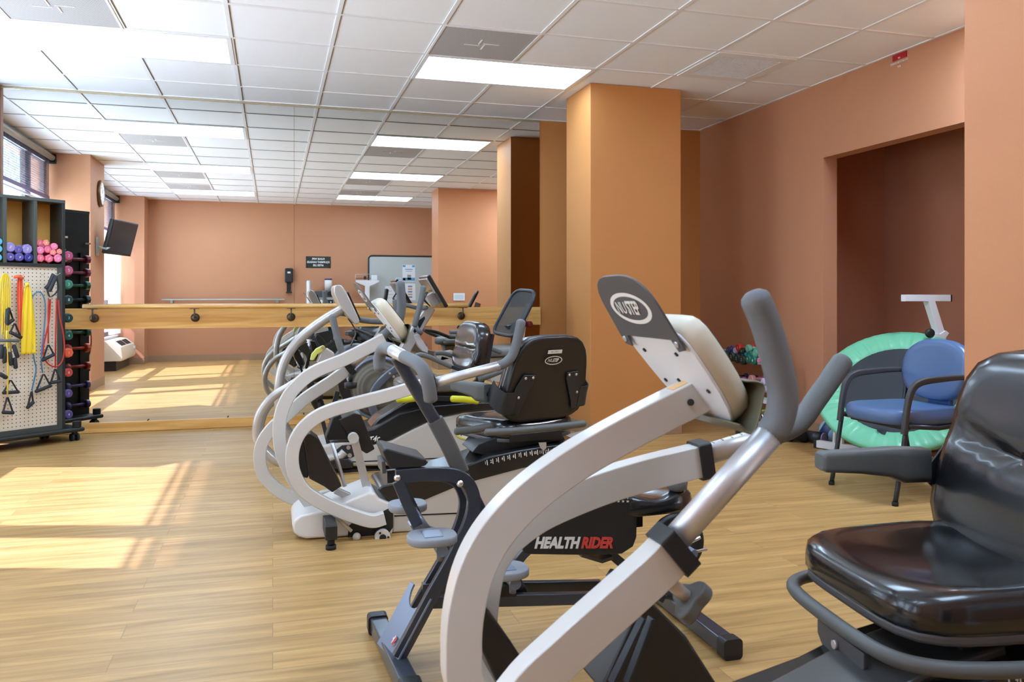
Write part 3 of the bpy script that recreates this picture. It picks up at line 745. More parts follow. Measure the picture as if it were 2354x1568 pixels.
nustep_console(t, (tf.x, tf.z), (.56, 0, -.83), yc - .122, yc + .122, L=.35)
pedals(t, yc - .16, yc + .03, 0, 0)
MB().bar(trace([(814, 1008), (832, 1078), (846, 1135)], yc - .02), .036, .012, c=.1).build('crank_link', 'aluminium', t)
MB().cyl(on_y(813, 1008, yc - .045), on_y(813, 1008, yc - .045) + Vector((0, .04, 0)), .024, 18).build('link_joint', 'frame_white', t)
MB().cyl(*trace([(763.6, 1018.6), (793, 1118)], yc - .05), .009, 10).build('link_rod', 'aluminium', t)
MB().cyl(*trace([(756, 1172), (808, 1221)], yc - .19), .008, 10).ball(on_y(820, 1234, yc - .19), .018, 12, 8).build('link_rod', 'frame_white', t)
b = MB(); c0 = on_y(880, 1236, yc - .215); b.cyl(c0, c0 + Vector((0, .03, 0)), .034, 24); b.build('pivot_plate', 'frame_white', t)
b = MB(); b.cyl(c0 + Vector((0, -.004, 0)), c0, .015, 16)
for k in range(3): a = 2 * PI * k / 3; b.cyl(c0 + Vector((.024 * math.cos(a), -.003, .024 * math.sin(a))), c0 + Vector((.024 * math.cos(a), 0, .024 * math.sin(a))), .005, 8)
b.build('pivot_bolts', 'black_plastic', t)
MB().bar(trace([(771, 1127), (800, 1140), (818, 1152)], yc - .05), .03, .03).build('pedal_stem', 'aluminium', t)
S2 = on_y(1242, 1010, 3.84)
Q = nustep_seat(t, (S2.x - .10, 3.95), math.radians(22), zb=.37, back_h=.41, logo=True, tp=-.13)
z0 = .40
for (a_, b_, L) in ((trace([(1049, 992), (1085, 988), (1125, 980)], 3.66)), ):
    MB().capsule([a_, b_, L], .017, 12, sub=3).build('seat_lever_bar', 'grip_dark', t)
MB().capsule(trace([(1119, 994), (1180, 991), (1240, 985), (1300, 979), (1342, 974)], 3.58), .0165, 12, sub=3).build('seat_lever_bar', 'grip_dark', t)
MB().prism(trace([(1085, 1040), (1100, 1022), (1140, 1006), (1295, 1000), (1300, 1012), (1230, 1022), (1110, 1046)], 3.72), (0, .22, 0)).build('seat_carriage', 'dark_metal', t, bevel=.004)
MB().prism(trace([(1172, 1000), (1292, 988), (1294, 1010), (1174, 1018)], 3.68), (0, .28, 0)).build('seat_slide', 'black_plastic', t, bevel=.004)
MB().prism(trace([(1238, 1018), (1256, 1017), (1256, 1030), (1250, 1036), (1243, 1031)], 3.625), (0, .004, 0)).build('scale_pointer', 'frame_silver', t)

# ---- first machine, in the foreground
yc = 1.375; dx = .24
t = thing('recumbent_stepper', 'white recumbent stepper nearest the viewer, logo plate facing forward, black seat lower right', 'exercise machine', (1.1, yc, 0))
nustep_base(t, yc, dx + .02)
ct = trace([(1606, 905), (1500, 959), (1400, 1012), (1300, 1072), (1208, 1142), (1135, 1222), (1090, 1305), (1066, 1400), (1060, 1490), (1072, 1580)], yc) 
ct += [Vector((ct[-1].x + .07, yc, ct[-1].z - .09)), Vector((ct[-1].x + .16, yc, ct[-1].z - .14))]
MB().bar(ct, .064, .050, sub=6, c=.06).build('console_post', 'frame_white', t)
MB().cyl(on_y(1588, 925, yc - .026), on_y(1588, 925, yc - .030), .0065, 12).build('bolt', 'black_plastic', t)
fa = trace([(1612, 1056), (1500, 1083), (1400, 1112), (1300, 1150), (1220, 1190), (1150, 1250), (1112, 1330)], yc + .17)
fa += [fa[-1] + Vector(v) for v in ((-.01, 0, -.14), (.03, 0, -.28), (.12, 0, -.36), (.25, 0, -.38))]
MB().bar(fa, .066, .045, sub=6, c=.06).build('arm_frame', 'frame_white', t)
nustep_cap(t, fa[0], fa[0] - fa[1], w=.078, h=.058, L=.028)
p0, p1 = trace([(1608, 1050), (1770, 1000)], yc + .17)
MB().cyl(p0, p1 + (p1 - p0) * .1, .0225, 20).build('slide_tube', 'aluminium', t)
d_ = (p1 - p0).normalized(); up_ = Vector((-d_.z, 0, d_.x)); b = MB()
for k in range(7):
    q = p0 + (p1 - p0) * (.2 + .13 * k) + up_ * .0222 + Vector((0, -.004, 0)); MB().box(q, (.001, .012, .0012), Matrix((d_, Vector((0, 1, 0)), up_)).transposed()).build('scale_mark', 'black_plastic', t)
MB().capsule(trace([(1766, 1003), (1815, 985), (1845, 962), (1875, 920), (1905, 878), (1936, 832)], yc + .17), .0235, 18, sub=5).build('hand_grip', 'grip_foam', t)
na = trace([(1547, 1262), (1500, 1310), (1400, 1400), (1300, 1490), (1200, 1590)], yc - .19)
na += [na[-1] + Vector(v) for v in ((-.07, 0, -.10), (-.06, 0, -.2), (0, 0, -.28), (.12, 0, -.33))]
MB().bar(na, .066, .045, sub=6, c=.06).build('arm_frame', 'frame_white', t)
nustep_cap(t, na[0], na[0] - na[1], w=.078, h=.060, L=.030)
p0, p1 = trace([(1540, 1255), (1778, 990)], yc - .19)
MB().cyl(p0, p1, .0225, 20).build('slide_tube', 'aluminium', t)
MB().capsule(trace([(1774, 995), (1790, 965), (1799, 925), (1797, 885), (1782, 820), (1762, 750), (1738, 690)], yc - .19), .0255, 18, sub=5).build('hand_grip', 'grip_foam', t)
ka, kb_ = trace([(1535, 1335), (1578, 1372)], yc - .19)
MB().cyl(ka, kb_, .011, 14).build('knob_stem', 'frame_white', t)
dk = (kb_ - ka).normalized(); sk = Vector((0, 1, 0)); uk = dk.cross(sk)
def lobe(c, n, r): return [c + sk * (r * (1 + .22 * math.cos(3 * a)) * math.cos(a)) + uk * (r * (1 + .22 * math.cos(3 * a)) * math.sin(a)) for a in [2 * PI * k / n for k in range(n)]]
MB().prism(lobe(kb_ - dk * .002, 30, .032), dk * .024).build('lock_knob', 'grip_dark', t, bevel=.005)
tf = on_y(1349, 652, yc + .122)
nustep_console(t, (tf.x, tf.z + .012), (.535, 0, -.845), yc - .122, yc + .122, L=.350)
tp = crom(ct[:3], 4); q = ct[0] + (ct[1] - ct[0]) * .28; dd = (ct[0] - ct[1]).normalized(); nn = Vector((-dd.z, 0, dd.x))
if nn.z < 0: nn = -nn
MB().box(q + nn * .0325, (.045, .026, .0008), Matrix((dd, Vector((0, 1, 0)), nn)).transposed()).build('decal', 'decal_tan', t)
pedals(t, yc - .16, yc + .03, dx, yc - 3.80)
# tall black pedal supports seen through the frame
MB().prism(trace([(1098, 1395), (1120, 1400), (1175, 1475), (1250, 1590), (1150, 1590), (1100, 1480)], yc + .05), (0, .10, 0)).build('pedal_tower', 'shroud_black', t, bevel=.006)
MB().prism(trace([(1470, 1395), (1500, 1385), (1580, 1465), (1660, 1590), (1380, 1590)], yc - .02), (0, .10, 0)).build('pedal_tower', 'shroud_black', t, bevel=.006)
b = MB()
for pts in ([(1478, 1420), (1405, 1570)], [(1498, 1420), (1440, 1570)]): b.bar(trace(pts, yc - .05), .006, .02)
b.build('pedal_link', 'dark_metal', t)
beta = math.radians(82)
Q = nustep_seat(t, (1.42, 1.455), beta, zb=.395, back_h=.50, arms=(1,), bw=.53, tp=-.10, pp=5.0, drop=.06)
seat_bar(t, Q, .395, r=.0155)
seat_rails(t, Q, .395)
b = MB(); pl = [Q(-.13, .262, .345), Q(.05, .262, .345), Q(.05, .262, .315), Q(.03, .262, .295), Q(-.11, .262, .295), Q(-.13, .262, .315)]
b.prism(pl, Q(0, .01, 0) - Q(0, 0, 0)); b.build('slide_bracket', 'gun_plate', t, bevel=.002)
MB().cyl(Q(-.03, .272, .322), Q(-.03, .280, .322), .009, 14).build('bolt', 'aluminium', t)
MB().bar([(.80, yc, .195), (1.0, yc, .252), (1.2, yc, .315), (1.4, yc, .35)], .03, .19, c=.3, sub=4).build('rail_cover', mat('cover_grey', (72, 74, 74), rough=.2, coat=.4), t)
# ------------------------------------------------------------------ dark exerciser with printed shroud
mat('navy_frame', (62, 68, 78), rough=0.28, metal=0.35, coat=.3)
mat('pedal_grey', (138, 144, 150), rough=0.5, bump=.3, bscale=900)
mat('steel_blue', (120, 130, 148), rough=.3, metal=.4)
mat('logo_red', (200, 70, 60), rough=.5)
yc = 2.33
t = thing('exercise_bike', 'dark grey framed exerciser with grey foam handlebar and black shroud lettered in white and red', 'exercise machine', (.8, yc, 0))
def bx2(name, a, b_, w, h, m, par, bv=.006): return MB().bar([a, b_], w, h, ref=(0, 0, 1), c=.1).build(name, m, par)
for (xa, xb, nm) in ((.317, .345, 'front'), (1.289, 1.287, 'rear')):
    f = MB().bar([(xa, 2.59, .032), (xb, 2.11, .032)], .052, .046, ref=(0, 0, 1), c=.12).build('foot_bar', 'navy_frame', t)
    for (ya, yb_) in ((2.565, 2.605), (2.095, 2.135)):
        MB().bar([(xa if ya > 2.3 else xb, ya, .031), (xa if ya > 2.3 else xb, yb_, .031)], .062, .060, ref=(0, 0, 1), c=.2).build('end_cap', 'black_plastic', f)
up = [(906, 1512), (945, 1440), (985, 1365), (1025, 1295), (1048, 1250), (1068, 1205), (1078, 1165), (1076, 1135), (1062, 1108), (1038, 1094), (1005, 1090), (950, 1091), (899, 1095)]
for y in (yc - .064, yc + .064):
    MB().bar(shift(trace(up, y), (-.2 * (y - yc), 0, 0)), .038, .022, sub=5, c=.15).build('main_frame', 'navy_frame', t)
# cover plate between the lower uprights
a0, a1, a2, a3 = on_y(884, 1470, yc + .06), on_y(960, 1326, yc + .06), on_y(982, 1354, yc - .06), on_y(903, 1512, yc - .06)
b = MB(); n_ = Vector((-.02, 0, .0))
ax = on_y(906, 1512, yc); bx_ = on_y(985, 1365, yc); d_ = (bx_ - ax).normalized(); nrm = Vector((-d_.z, 0, d_.x)) * .022
p_ = [ax + nrm + Vector((0, -.078, 0)), ax + nrm + Vector((0, .078, 0))]
L_ = (bx_ - ax).length
up_l = [ax + d_ * L_ + nrm + Vector((0, .078, 0)), ax + d_ * (L_ + .0) + nrm + Vector((0, .060, 0))] + [ax + d_ * (L_ - .055 * math.sin(PI * k / 8)) + nrm + Vector((0, .052 * math.cos(PI * k / 8), 0)) for k in range(9)] + [ax + d_ * L_ + nrm + Vector((0, -.060, 0)), ax + d_ * L_ + nrm + Vector((0, -.078, 0))]
b.prism([p + Vector((-.2 * (p.y - yc), 0, 0)) for p in [p_[1]] + up_l + [p_[0]]], nrm.normalized() * .006); b.build('cover_plate', 'steel_blue', t, bevel=.0015)
text('badge_lettering', 'H', .034, ax + d_ * .045 + nrm * 1.3 + Vector((0, .020, 0)), Vector((0, -1, 0)), d_, 'numeral_white', t, ext=.0004, shear=.3, bold=.001)
text('badge_lettering', 'R', .034, ax + d_ * .045 + nrm * 1.3 + Vector((0, -.004, 0)), Vector((0, -1, 0)), d_, 'logo_red', t, ext=.0004, shear=.3, bold=.001)
# handle post and bar
MB().bar(trace([(912, 822), (940, 868), (980, 935), (1021, 1003)], yc), .036, .034, ref=(0, 1, 0), c=.2).build('handle_post', 'navy_frame', t)
MB().bar(trace([(1000, 965), (1030, 1022), (1060, 1085)], yc), .046, .044, c=.25).build('post_sleeve', 'grip_dark', t)
MB().bar(trace([(1052, 1070), (1090, 1148), (1128, 1225), (1165, 1300), (1200, 1368)], yc), .038, .036, c=.15).build('lower_post', 'navy_frame', t)
H = [Vector(p) for p in [(.372, yc - .19, .775), (.372, yc - .192, .83), (.368, yc - .185, .862), (.360, yc - .14, .878), (.350, yc - .04, .890)]]
H = [on_y(990, 918, yc - .185), on_y(986, 890, yc - .19), on_y(977, 858, yc - .185), on_y(960, 836, yc - .15), on_y(930, 821, yc - .05)]
MB().capsule(H, .0188, 16, sub=5, e=.01).build('foam_grip', 'grip_foam', t)
G = [on_y(873, 848, yc + .19), on_y(872, 825, yc + .195), on_y(878, 806, yc + .185), on_y(888, 800, yc + .14), on_y(903, 806, yc + .04)]
MB().capsule(G, .0188, 16, sub=5, e=.01).build('foam_grip', 'grip_foam', t)
MB().tube([G[-1], (G[-1] + H[-1]) / 2, H[-1]], .0182, 16).build('chrome_collar', 'aluminium', t)
# small console
MB().prism(trace([(878, 1036), (888, 1031), (981, 1056), (982, 1071), (965, 1075), (897, 1079), (888, 1060)], yc - .075), (0, .15, 0)).build('console_body', 'black_plastic', t, bevel=.008)
q0, q1 = on_y(890, 1033, yc), on_y(978, 1056, yc); dd = (q1 - q0).normalized(); nn = Vector((-dd.z, 0, dd.x)); nn = nn if nn.z > 0 else -nn
MB().box((q0 + q1) / 2 + nn * .001, ((q1 - q0).length * .92, .125, .008), Matrix((dd, Vector((0, 1, 0)), nn)).transposed()).build('console_top', 'gun_plate', t, bevel=.003)
MB().box((q0 + q1) / 2 + nn * .006 - dd * .02, (.05, .08, .003), Matrix((dd, Vector((0, 1, 0)), nn)).transposed()).build('console_screen', 'shroud_gloss', t)
for k in range(3): MB().cyl((q0 + q1) / 2 + nn * .004 + dd * .035 + Vector((0, .03 * (k - 1), 0)), (q0 + q1) / 2 + nn * .009 + dd * .035 + Vector((0, .03 * (k - 1), 0)), .008, 12).build('button', 'pedal_grey', t)
MB().prism(trace([(877, 1062), (886, 1060), (889, 1088), (879, 1090)], yc - .05), (0, .10, 0)).build('console_bracket', 'gun_plate', t, bevel=.002)
for u, v in ((914, 1099), (1058, 1112), (1295, 1182)):
    p = on_y(u, v, yc - .087 if u < 1200 else 2.199); MB().lathe(p, (0, -1, 0), [(.010, -.004), (.010, .003), (.006, .007), (.002, .008)], 16).build('bolt', 'chrome', t)
# links and pedals
for y, dz in ((yc - .085, 0), (yc + .085, .055)):
    MB().bar(shift(trace([(914, 1106), (937, 1160), (960, 1208)], y), (-.0, 0, dz * .4)), .030, .016, c=.12).build('swing_link', 'navy_frame', t)
MB().cyl(*trace([(952, 1176), (990, 1228)], yc - .05), .011, 12).build('link_rod', 'steel_blue', t)
MB().bar(trace([(945, 1212), (960, 1205), (985, 1222), (1030, 1240), (1068, 1262)], yc - .03), .026, .05, sub=3).build('pedal_crank', 'steel_blue', t)
def oval_pedal(c, L, W, n=28, label=None):
    c = Vector(c); b = MB(); lo = []
    for sc_, z in ((.96, -.011), (1, -.008), (1, .006), (.97, .010)):
        lo.append([c + Vector((L / 2 * sc_ * math.copysign(abs(math.cos(2 * PI * k / n)) ** .8, math.cos(2 * PI * k / n)), W / 2 * sc_ * math.copysign(abs(math.sin(2 * PI * k / n)) ** .8, math.sin(2 * PI * k / n)), z)) for k in range(n)])
    b.loft(lo, False, True, True); p = b.build('pedal', 'pedal_grey', t)
    MB().box(c + Vector((0, 0, .0105)), (.05, W * .55, .002)).build('tread_plate', 'steel_blue', p)
    MB().cyl(c + Vector((.02, -W * .35, -.026)), c + Vector((.02, W * .35, -.026)), .016, 16).build('pedal_tube', 'steel_blue', p)
    MB().cyl(c + Vector((.02, -W * .1, -.06)), c + Vector((.02, -W * .1, -.02)), .010, 10).build('pedal_pin', 'steel_blue', p)
oval_pedal(on_y(993, 1236, yc - .15), .135, .12); oval_pedal(on_y(937, 1163, yc + .13), .115, .11)
oval_pedal(on_y(1160, 1312, yc - .13), .135, .12)
oval_pedal(on_y(1120, 1290, yc + .14), .12, .11)
# long bottom rails
for y in (yc - .05, yc + .055):
    MB().bar([on_y(985, 1383, yc - .05) + Vector((0, y - yc + .05, 0)), on_y(1410, 1373, yc - .05) + Vector((0, y - yc + .05, 0))], .034, .024, c=.1).build('bottom_rail', 'navy_frame', t)
MB().prism(trace([(1128, 1356), (1165, 1345), (1187, 1366), (1190, 1372), (1120, 1376)], yc - .064), (0, .13, 0)).build('rail_bracket', 'black_plastic', t, bevel=.003)
MB().tube(trace([(1400, 1372), (1450, 1366), (1500, 1363), (1545, 1366), (1572, 1385), (1582, 1420)], yc), .020, 14, sub=5).build('rear_tube', 'navy_frame', t)
MB().bar(trace([(1403, 1332), (1412, 1318), (1432, 1322), (1434, 1345), (1420, 1372)], yc - .055), .016, .05, c=.2).build('rail_clamp', 'gun_plate', t)
MB().bar(trace([(1292, 1186), (1245, 1228), (1200, 1270), (1150, 1330)], yc - .02), .026, .05, c=.1).build('seat_strut', 'navy_frame', t)
MB().bar(trace([(1390, 1262), (1430, 1296), (1480, 1345), (1520, 1372)], yc), .028, .05, c=.1).build('rear_strut', 'navy_frame', t)
# shroud
sh_ = [(1201.5, 1263), (1202, 1254), (1207, 1247), (1290, 1182), (1317, 1160), (1372, 1144), (1446, 1145), (1460, 1149), (1466, 1162), (1464, 1235), (1456, 1257), (1430, 1274), (1363, 1277), (1213, 1275), (1205, 1271)]
MB().prism(trace(sh_, 2.205), (0, .012, 0)).build('side_shroud', 'shroud_black', t, bevel=.004)
MB().prism(shift(trace(sh_, 2.205), (0, .18, 0)), (0, .012, 0)).build('side_shroud', 'shroud_black', t, bevel=.004)
MB().bar(trace([(1240, 1240), (1330, 1190), (1455, 1180)], yc), .05, .14, c=.1).build('seat_rail', 'black_plastic', t)
MB().bar(trace([(1330, 1270), (1376, 1284), (1400, 1276)], yc - .02), .012, .06).build('shroud_foot', 'gun_plate', t)
A = on_y(1228, 1249, 2.2035); B = on_y(1424, 1249, 2.2035); Lw = (B - A).length
xd = (B - A).normalized(); zd = Vector((0, 0, 1))
o1 = text('logo_lettering', 'HEALTH', .0430, A + Vector((0, -.0006, 0)), xd, zd, 'numeral_white', t, ext=.0004, shear=.3, bold=.0022, sx=.84)
w1 = max(v.co.x for v in o1.data.vertices) - min(v.co.x for v in o1.data.vertices)
o2 = text('logo_lettering', 'RIDER', .0430, A + xd * (w1 + .001) + Vector((0, -.0006, 0)), xd, zd, 'logo_red', t, ext=.0004, shear=.3, bold=.0022, sx=.84)
for k in range(9):
    p = on_y(1358 + k * 10.6, 1148, 2.2035); MB().span((p.x - .0008, p.y - .001, p.z + .001), (p.x + .0008, p.y, p.z + .010)).build('scale_mark', 'numeral_white', t)
    text('scale_numeral', str(18 + k), .007, p + Vector((0, -.0006, -.006)), xd, zd, 'numeral_white', t, ext=.0002, align='CENTER', bold=.0004)
# seat, its post, weight plate
c = on_y(1468, 1128, yc); sd_ = lambda x, y: -.012 * max(0, 1 - x * x - y * y) + .008 * math.sin(5 * x + 2 * y)
pad('seat', 'black_vinyl', t, (c.x, yc, c.z - .045), (1, 0, .02), (0, 1, 0), (-.02, 0, 1), .30, .27, .06, p=3.2, dz=sd_)
MB().bar(trace([(1440, 1162), (1500, 1166), (1597, 1171)], yc - .09), .020, .03, c=.1).build('seat_bar', 'navy_frame', t)
MB().bar(trace([(1562, 1168), (1563, 1210), (1563, 1262)], yc - .09), .040, .034, c=.1).build('weight_post', 'steel_blue', t)
k_ = on_y(1556, 1108, yc - .1); MB().lathe(k_ + Vector((0, 0, -.02)), (0, 0, 1), [(.012, -.01), (.030, 0), (.033, .022), (.016, .03)], 9).build('seat_knob', 'grip_dark', t)
c = on_y(1560, 1251, yc - .17)
b = MB(); b.lathe(c + Vector((0, .026, 0)), (0, -1, 0), [(.082, 0), (.086, .003), (.086, .022), (.080, .026), (.066, .022), (.030, .020), (.028, .027), (.014, .028)], 40); b.build('weight_plate', 'black_plastic', t)
pk = c + Vector((0, -.002, 0)); MB().cyl(c + Vector((0, .09, 0)), c + Vector((.004, -.085, -.004)), .0125, 18).build('weight_peg', 'steel_blue', t)
b = MB(); 
for dy in (0, .006, .012): b.tube([pk + Vector((.0155 * math.cos(a), -.02 - dy, .0155 * math.sin(a))) for a in [2 * PI * k / 20 for k in range(20)]], .0025, 8, closed=True)
b.capsule([pk + Vector((.014, -.02, .004)), pk + Vector((.03, -.022, .012)), pk + Vector((.055, -.024, .022))], .005, 8)
b.capsule([pk + Vector((.014, -.032, -.006)), pk + Vector((.04, -.034, -.014)), pk + Vector((.07, -.036, -.010))], .005, 8)
b.build('spring_collar', 'chrome', t)

# ------------------------------------------------------------------ third machine: silver tubed stepper
yc = 5.20
t = thing('recumbent_stepper', 'silver round tubed recumbent stepper with yellow seat levers, behind the white stepper', 'exercise machine', (1.0, yc, 0))
MB().tube(trace([(796, 706), (757, 728), (723.5, 750.8), (692.6, 776), (667, 807), (650.5, 840.6), (642, 880), (642, 930), (652, 975), (675, 1010), (705, 1035), (745, 1045)], yc), .029, 18, sub=5).build('console_post', 'frame_silver', t)
MB().prism(trace([(767, 662), (771, 656), (778, 654), (786, 657), (796, 670), (822, 725), (827, 738), (825, 744), (817, 746), (806, 733), (778, 698), (768, 676)], yc - .13), (0, .26, 0)).build('console_housing', 'frame_silver', t, bevel=.016, bseg=4)
MB().prism(trace([(798, 672), (824, 728), (827, 738), (829, 733), (801, 671)], yc - .11), (0, .22, 0)).build('display_panel', 'shroud_gloss', t, bevel=.002)
for y, dx_, dz_ in ((yc - .20, 0, 0), (yc + .20, .10, .07)):
    near = y < yc
    pts = [(742, 838), (700, 866), (663, 890), (628, 912), (600, 947), (590, 985), (594, 1016), (610, 1040), (640, 1062), (690, 1068), (740, 1056), (778, 1050), (792, 1038)]
    MB().tube(shift(trace(pts, y), (dx_ * .2, 0, 0)), .026, 16, sub=5).build('arm_frame', 'frame_silver', t)
MB().capsule(trace([(783, 850), (790, 838), (790, 820), (781, 795), (772, 762), (764, 728)], yc - .20), .021, 14, sub=4).build('hand_grip', 'grip_foam', t)
MB().tube(trace([(742, 840), (765, 850), (784, 850)], yc - .2), .018, 12).build('slide_tube', 'aluminium', t)
MB().prism(trace([(727, 834), (738, 806), (752, 800), (768, 810), (772, 822), (760, 832), (740, 842)], yc - .235), (0, .07, 0)).build('lever_housing', 'frame_silver', t, bevel=.01)
MB().prism(trace([(713, 829), (716, 815), (727, 802), (744, 794), (749, 799), (742, 808), (730, 815), (721, 829)], yc - .245), (0, .05, 0)).build('lock_lever', 'lever_lime', t, bevel=.006)
MB().cyl(on_y(742, 799, yc - .245), on_y(742, 799, yc - .253), .009, 12).build('bolt', 'chrome', t)
MB().capsule(trace([(781, 719), (802, 722.7), (824, 734), (866, 739), (905, 738)], yc + .20), .020, 14, sub=4).build('hand_grip', 'grip_foam', t)
MB().bar(trace([(800, 732), (812, 750), (818, 768), (806, 795)], yc + .05), .006, .05, sub=3).build('cable_bracket', 'black_plastic', t)
yn = yc - .20
MB().prism(trace([(731, 1027), (760, 1020), (788, 1015), (820, 1010), (858, 1021), (900, 1011), (950, 985), (1000, 962), (1065, 948), (1180, 938), (1300, 1000), (1310, 1040), (1290, 1060), (1000, 1070), (775, 1074), (740, 1060)], yn), (0, .40, 0)).build('side_shell', 'shell_grey', t, bevel=.02, bseg=4)
MB().prism(shift(trace([(780, 1062), (1300, 1040), (1300, 1042.5), (780, 1064.5)], yn), (0, -.0015, 0)), (0, .004, 0)).build('shell_groove', 'rubber', t)
MB().prism(shift(trace([(757, 1016), (800, 1000), (860, 985), (918, 951), (992, 932), (1094, 925), (1180, 924), (1182, 938), (1065, 949), (1000, 963), (950, 986), (900, 1012), (858, 1023), (810, 1018)], yn), (0, -.004, 0)), (0, .408, 0)).build('top_cover', 'shroud_gloss', t, bevel=.012, bseg=3)
MB().prism(trace([(846, 990), (870, 962), (905, 940), (950, 915), (990, 900), (1040, 905), (1040, 930), (950, 945), (900, 965), (860, 990)], yn + .08), (0, .24, 0)).build('rail_bellows', 'black_vinyl', t, bevel=.02, bseg=3)
text('model_lettering', 'T4r', .045, on_y(846, 1012, yn - .0055), (1, 0, .12), (0, 0, 1), 'numeral_white', t, ext=.0006, shear=.3, bold=.001)
c = on_y(1082, 996, yn - .002); n = 40; b = MB(); dn = Vector((0, -1, 0))
def ell(c, rx, rz, y, n=40): return [Vector((c.x + rx * math.cos(2 * PI * k / n), y, c.z + rz * math.sin(2 * PI * k / n))) for k in range(n)]
MB().prism(ell(c, .095, .042, c.y), (0, -.002, 0)).build('logo_ring', 'logo_yellow', t)
MB().prism(ell(c + Vector((.004, 0, 0)), .085, .035, c.y - .002), (0, -.001, 0)).build('logo_field', 'numeral_white', t)
text('logo_lettering', 'NuStep', .042, c + Vector((-.068, -.004, 0)), (1, 0, 0), (0, 0, 1), 'logo_blue', t, ext=.0005, shear=.2, bold=.001)
MB().bar(trace([(775, 1082), (880, 1082), (1000, 1078)], yn + .02), .018, .03).build('floor_rail', 'rubber', t)
fl = on_y(700, 1112, 5.1)
for (x, y) in ((.25, yc - .25), (.25, yc + .25), (1.75, yc - .22), (1.75, yc + .22)):
    MB().cyl((x, y, 0), (x, y, .035), .022, 14).build('levelling_foot', 'rubber', t)
for x in (.25, 1.75): MB().box((x, yc, .05), (.06, .52, .04)).build('foot_bar', 'black_plastic', t, bevel=.004)
MB().span((.25, yc - .06, .05), (1.75, yc + .06, .09)).build('spine_tube', 'rubber', t)
MB().prism(trace([(756, 1063), (770, 1055), (800, 1056), (812, 1064), (812, 1076), (760, 1080)], yn - .03), (0, .03, 0)).build('pivot_cover', 'black_plastic', t, bevel=.006)
MB().prism(trace([(772, 1035), (786, 1024), (812, 1022), (815, 1050), (790, 1056), (775, 1050)], yn - .006), (0, .006, 0)).build('pivot_plate', 'dark_metal', t, bevel=.003)
for u, v in ((801, 1029), (804, 1047)): MB().cyl(on_y(u, v, yn - .006), on_y(u, v, yn - .011), .013, 12).build('bolt', 'chrome', t)
MB().bar(trace([(1290, 1012), (1330, 1003), (1368, 994)], yc - .12), .035, .12, c=.1).build('seat_rail', 'frame_silver', t)
MB().bar(trace([(1180, 945), (1300, 1010), (1385, 992)], yc + .1), .03, .12, c=.1).build('seat_rail', 'frame_silver', t)
# pedals
MB().prism(trace([(700, 870), (713, 862), (745, 925), (752, 955), (735, 960), (716, 930)], yc - .15), (0, .12, 0)).build('foot_pedal', 'shroud_black', t, bevel=.008)
MB().prism(trace([(770, 850), (788, 850), (800, 880), (815, 935), (800, 945), (780, 900)], yc + .03), (0, .12, 0)).build('foot_pedal', 'shroud_black', t, bevel=.008)
MB().bar(trace([(732, 917), (740, 960), (762, 1048)], yc - .17), .024, .02).build('crank_link', 'dark_metal', t)
MB().ball(on_y(731, 911, yc - .19), .03, 14, 10).build('link_joint', 'black_plastic', t)
MB().bar(trace([(776, 900), (760, 960), (800, 1020)], yc - .05), .03, .03).build('crank_link', 'dark_metal', t)
# seat
cb = on_y(1082, 800, yc); bzf = lambda x, y: .01 * x * x - .012 * math.exp(-((y + .1) / .1) ** 2)
U = Vector((.18, 0, 1)).normalized(); Nf = Vector((-1, -.15, .18)).normalized(); E_ = U.cross(Nf)
pad('back_cushion', 'black_vinyl', t, cb + Vector((.045, 0, 0)), E_, U, Nf, .42, .34, .09, p=3.6, dz=bzf, taper=-.06)
MB().box(cb + Vector((.062, 0, -.03)), (.025, .33, .27), Matrix((-Nf, E_, U)).transposed()).build('back_plate', 'dark_metal', t, bevel=.006)
cs = on_y(985, 884, yc)
pad('seat_cushion', 'taupe_vinyl' if 'taupe_vinyl' in MATS else mat('taupe_vinyl', (96, 90, 84), rough=.3, coat=.1), t, (cs.x, yc, cs.z - .03), (1, 0, 0), (0, 1, 0), (0, 0, 1), .44, .44, .075, p=3.4)
MB().prism(trace([(960, 892), (1092, 888), (1100, 912), (1060, 922), (965, 922)], yc - .12), (0, .24, 0)).build('seat_carriage', 'black_plastic', t, bevel=.008)
MB().bar([cb + Vector((.08, 0, -.12)), cb + Vector((.06, 0, -.22)), cs + Vector((.25, 0, -.06))], .06, .04).build('back_bracket', 'dark_metal', t)
MB().capsule(trace([(915, 918), (935, 918), (957, 915)], yc - .27), .021, 12).build('seat_lever', 'logo_yellow', t)
MB().capsule(trace([(1040, 917), (1066, 918), (1096, 922)], yc - .27), .021, 12).build('seat_lever', 'logo_yellow', t)
MB().bar(trace([(955, 917), (1000, 915), (1040, 917)], yc - .26), .03, .01).build('lever_bracket', 'black_plastic', t)
for y, pts in ((yc - .26, [(956, 819), (968, 816), (985, 820), (1010, 831), (1036, 843)]), (yc + .26, [(1000, 812), (1020, 812), (1045, 820)])):
    MB().bar(trace(pts, y), .030, .055, sub=4, c=.4).build('armrest', 'grip_dark', t)
    q = trace([pts[-1], (1072, 855)], y); MB().bar([q[0], q[1], q[1] + Vector((.08, .0, .0))], .022, .022).build('armrest_tube', 'dark_metal', t)
MB().tube(trace([(1100, 873), (1130, 862), (1160, 850)], yc - .26), .018, 12).build('side_handle', 'grip_dark', t)

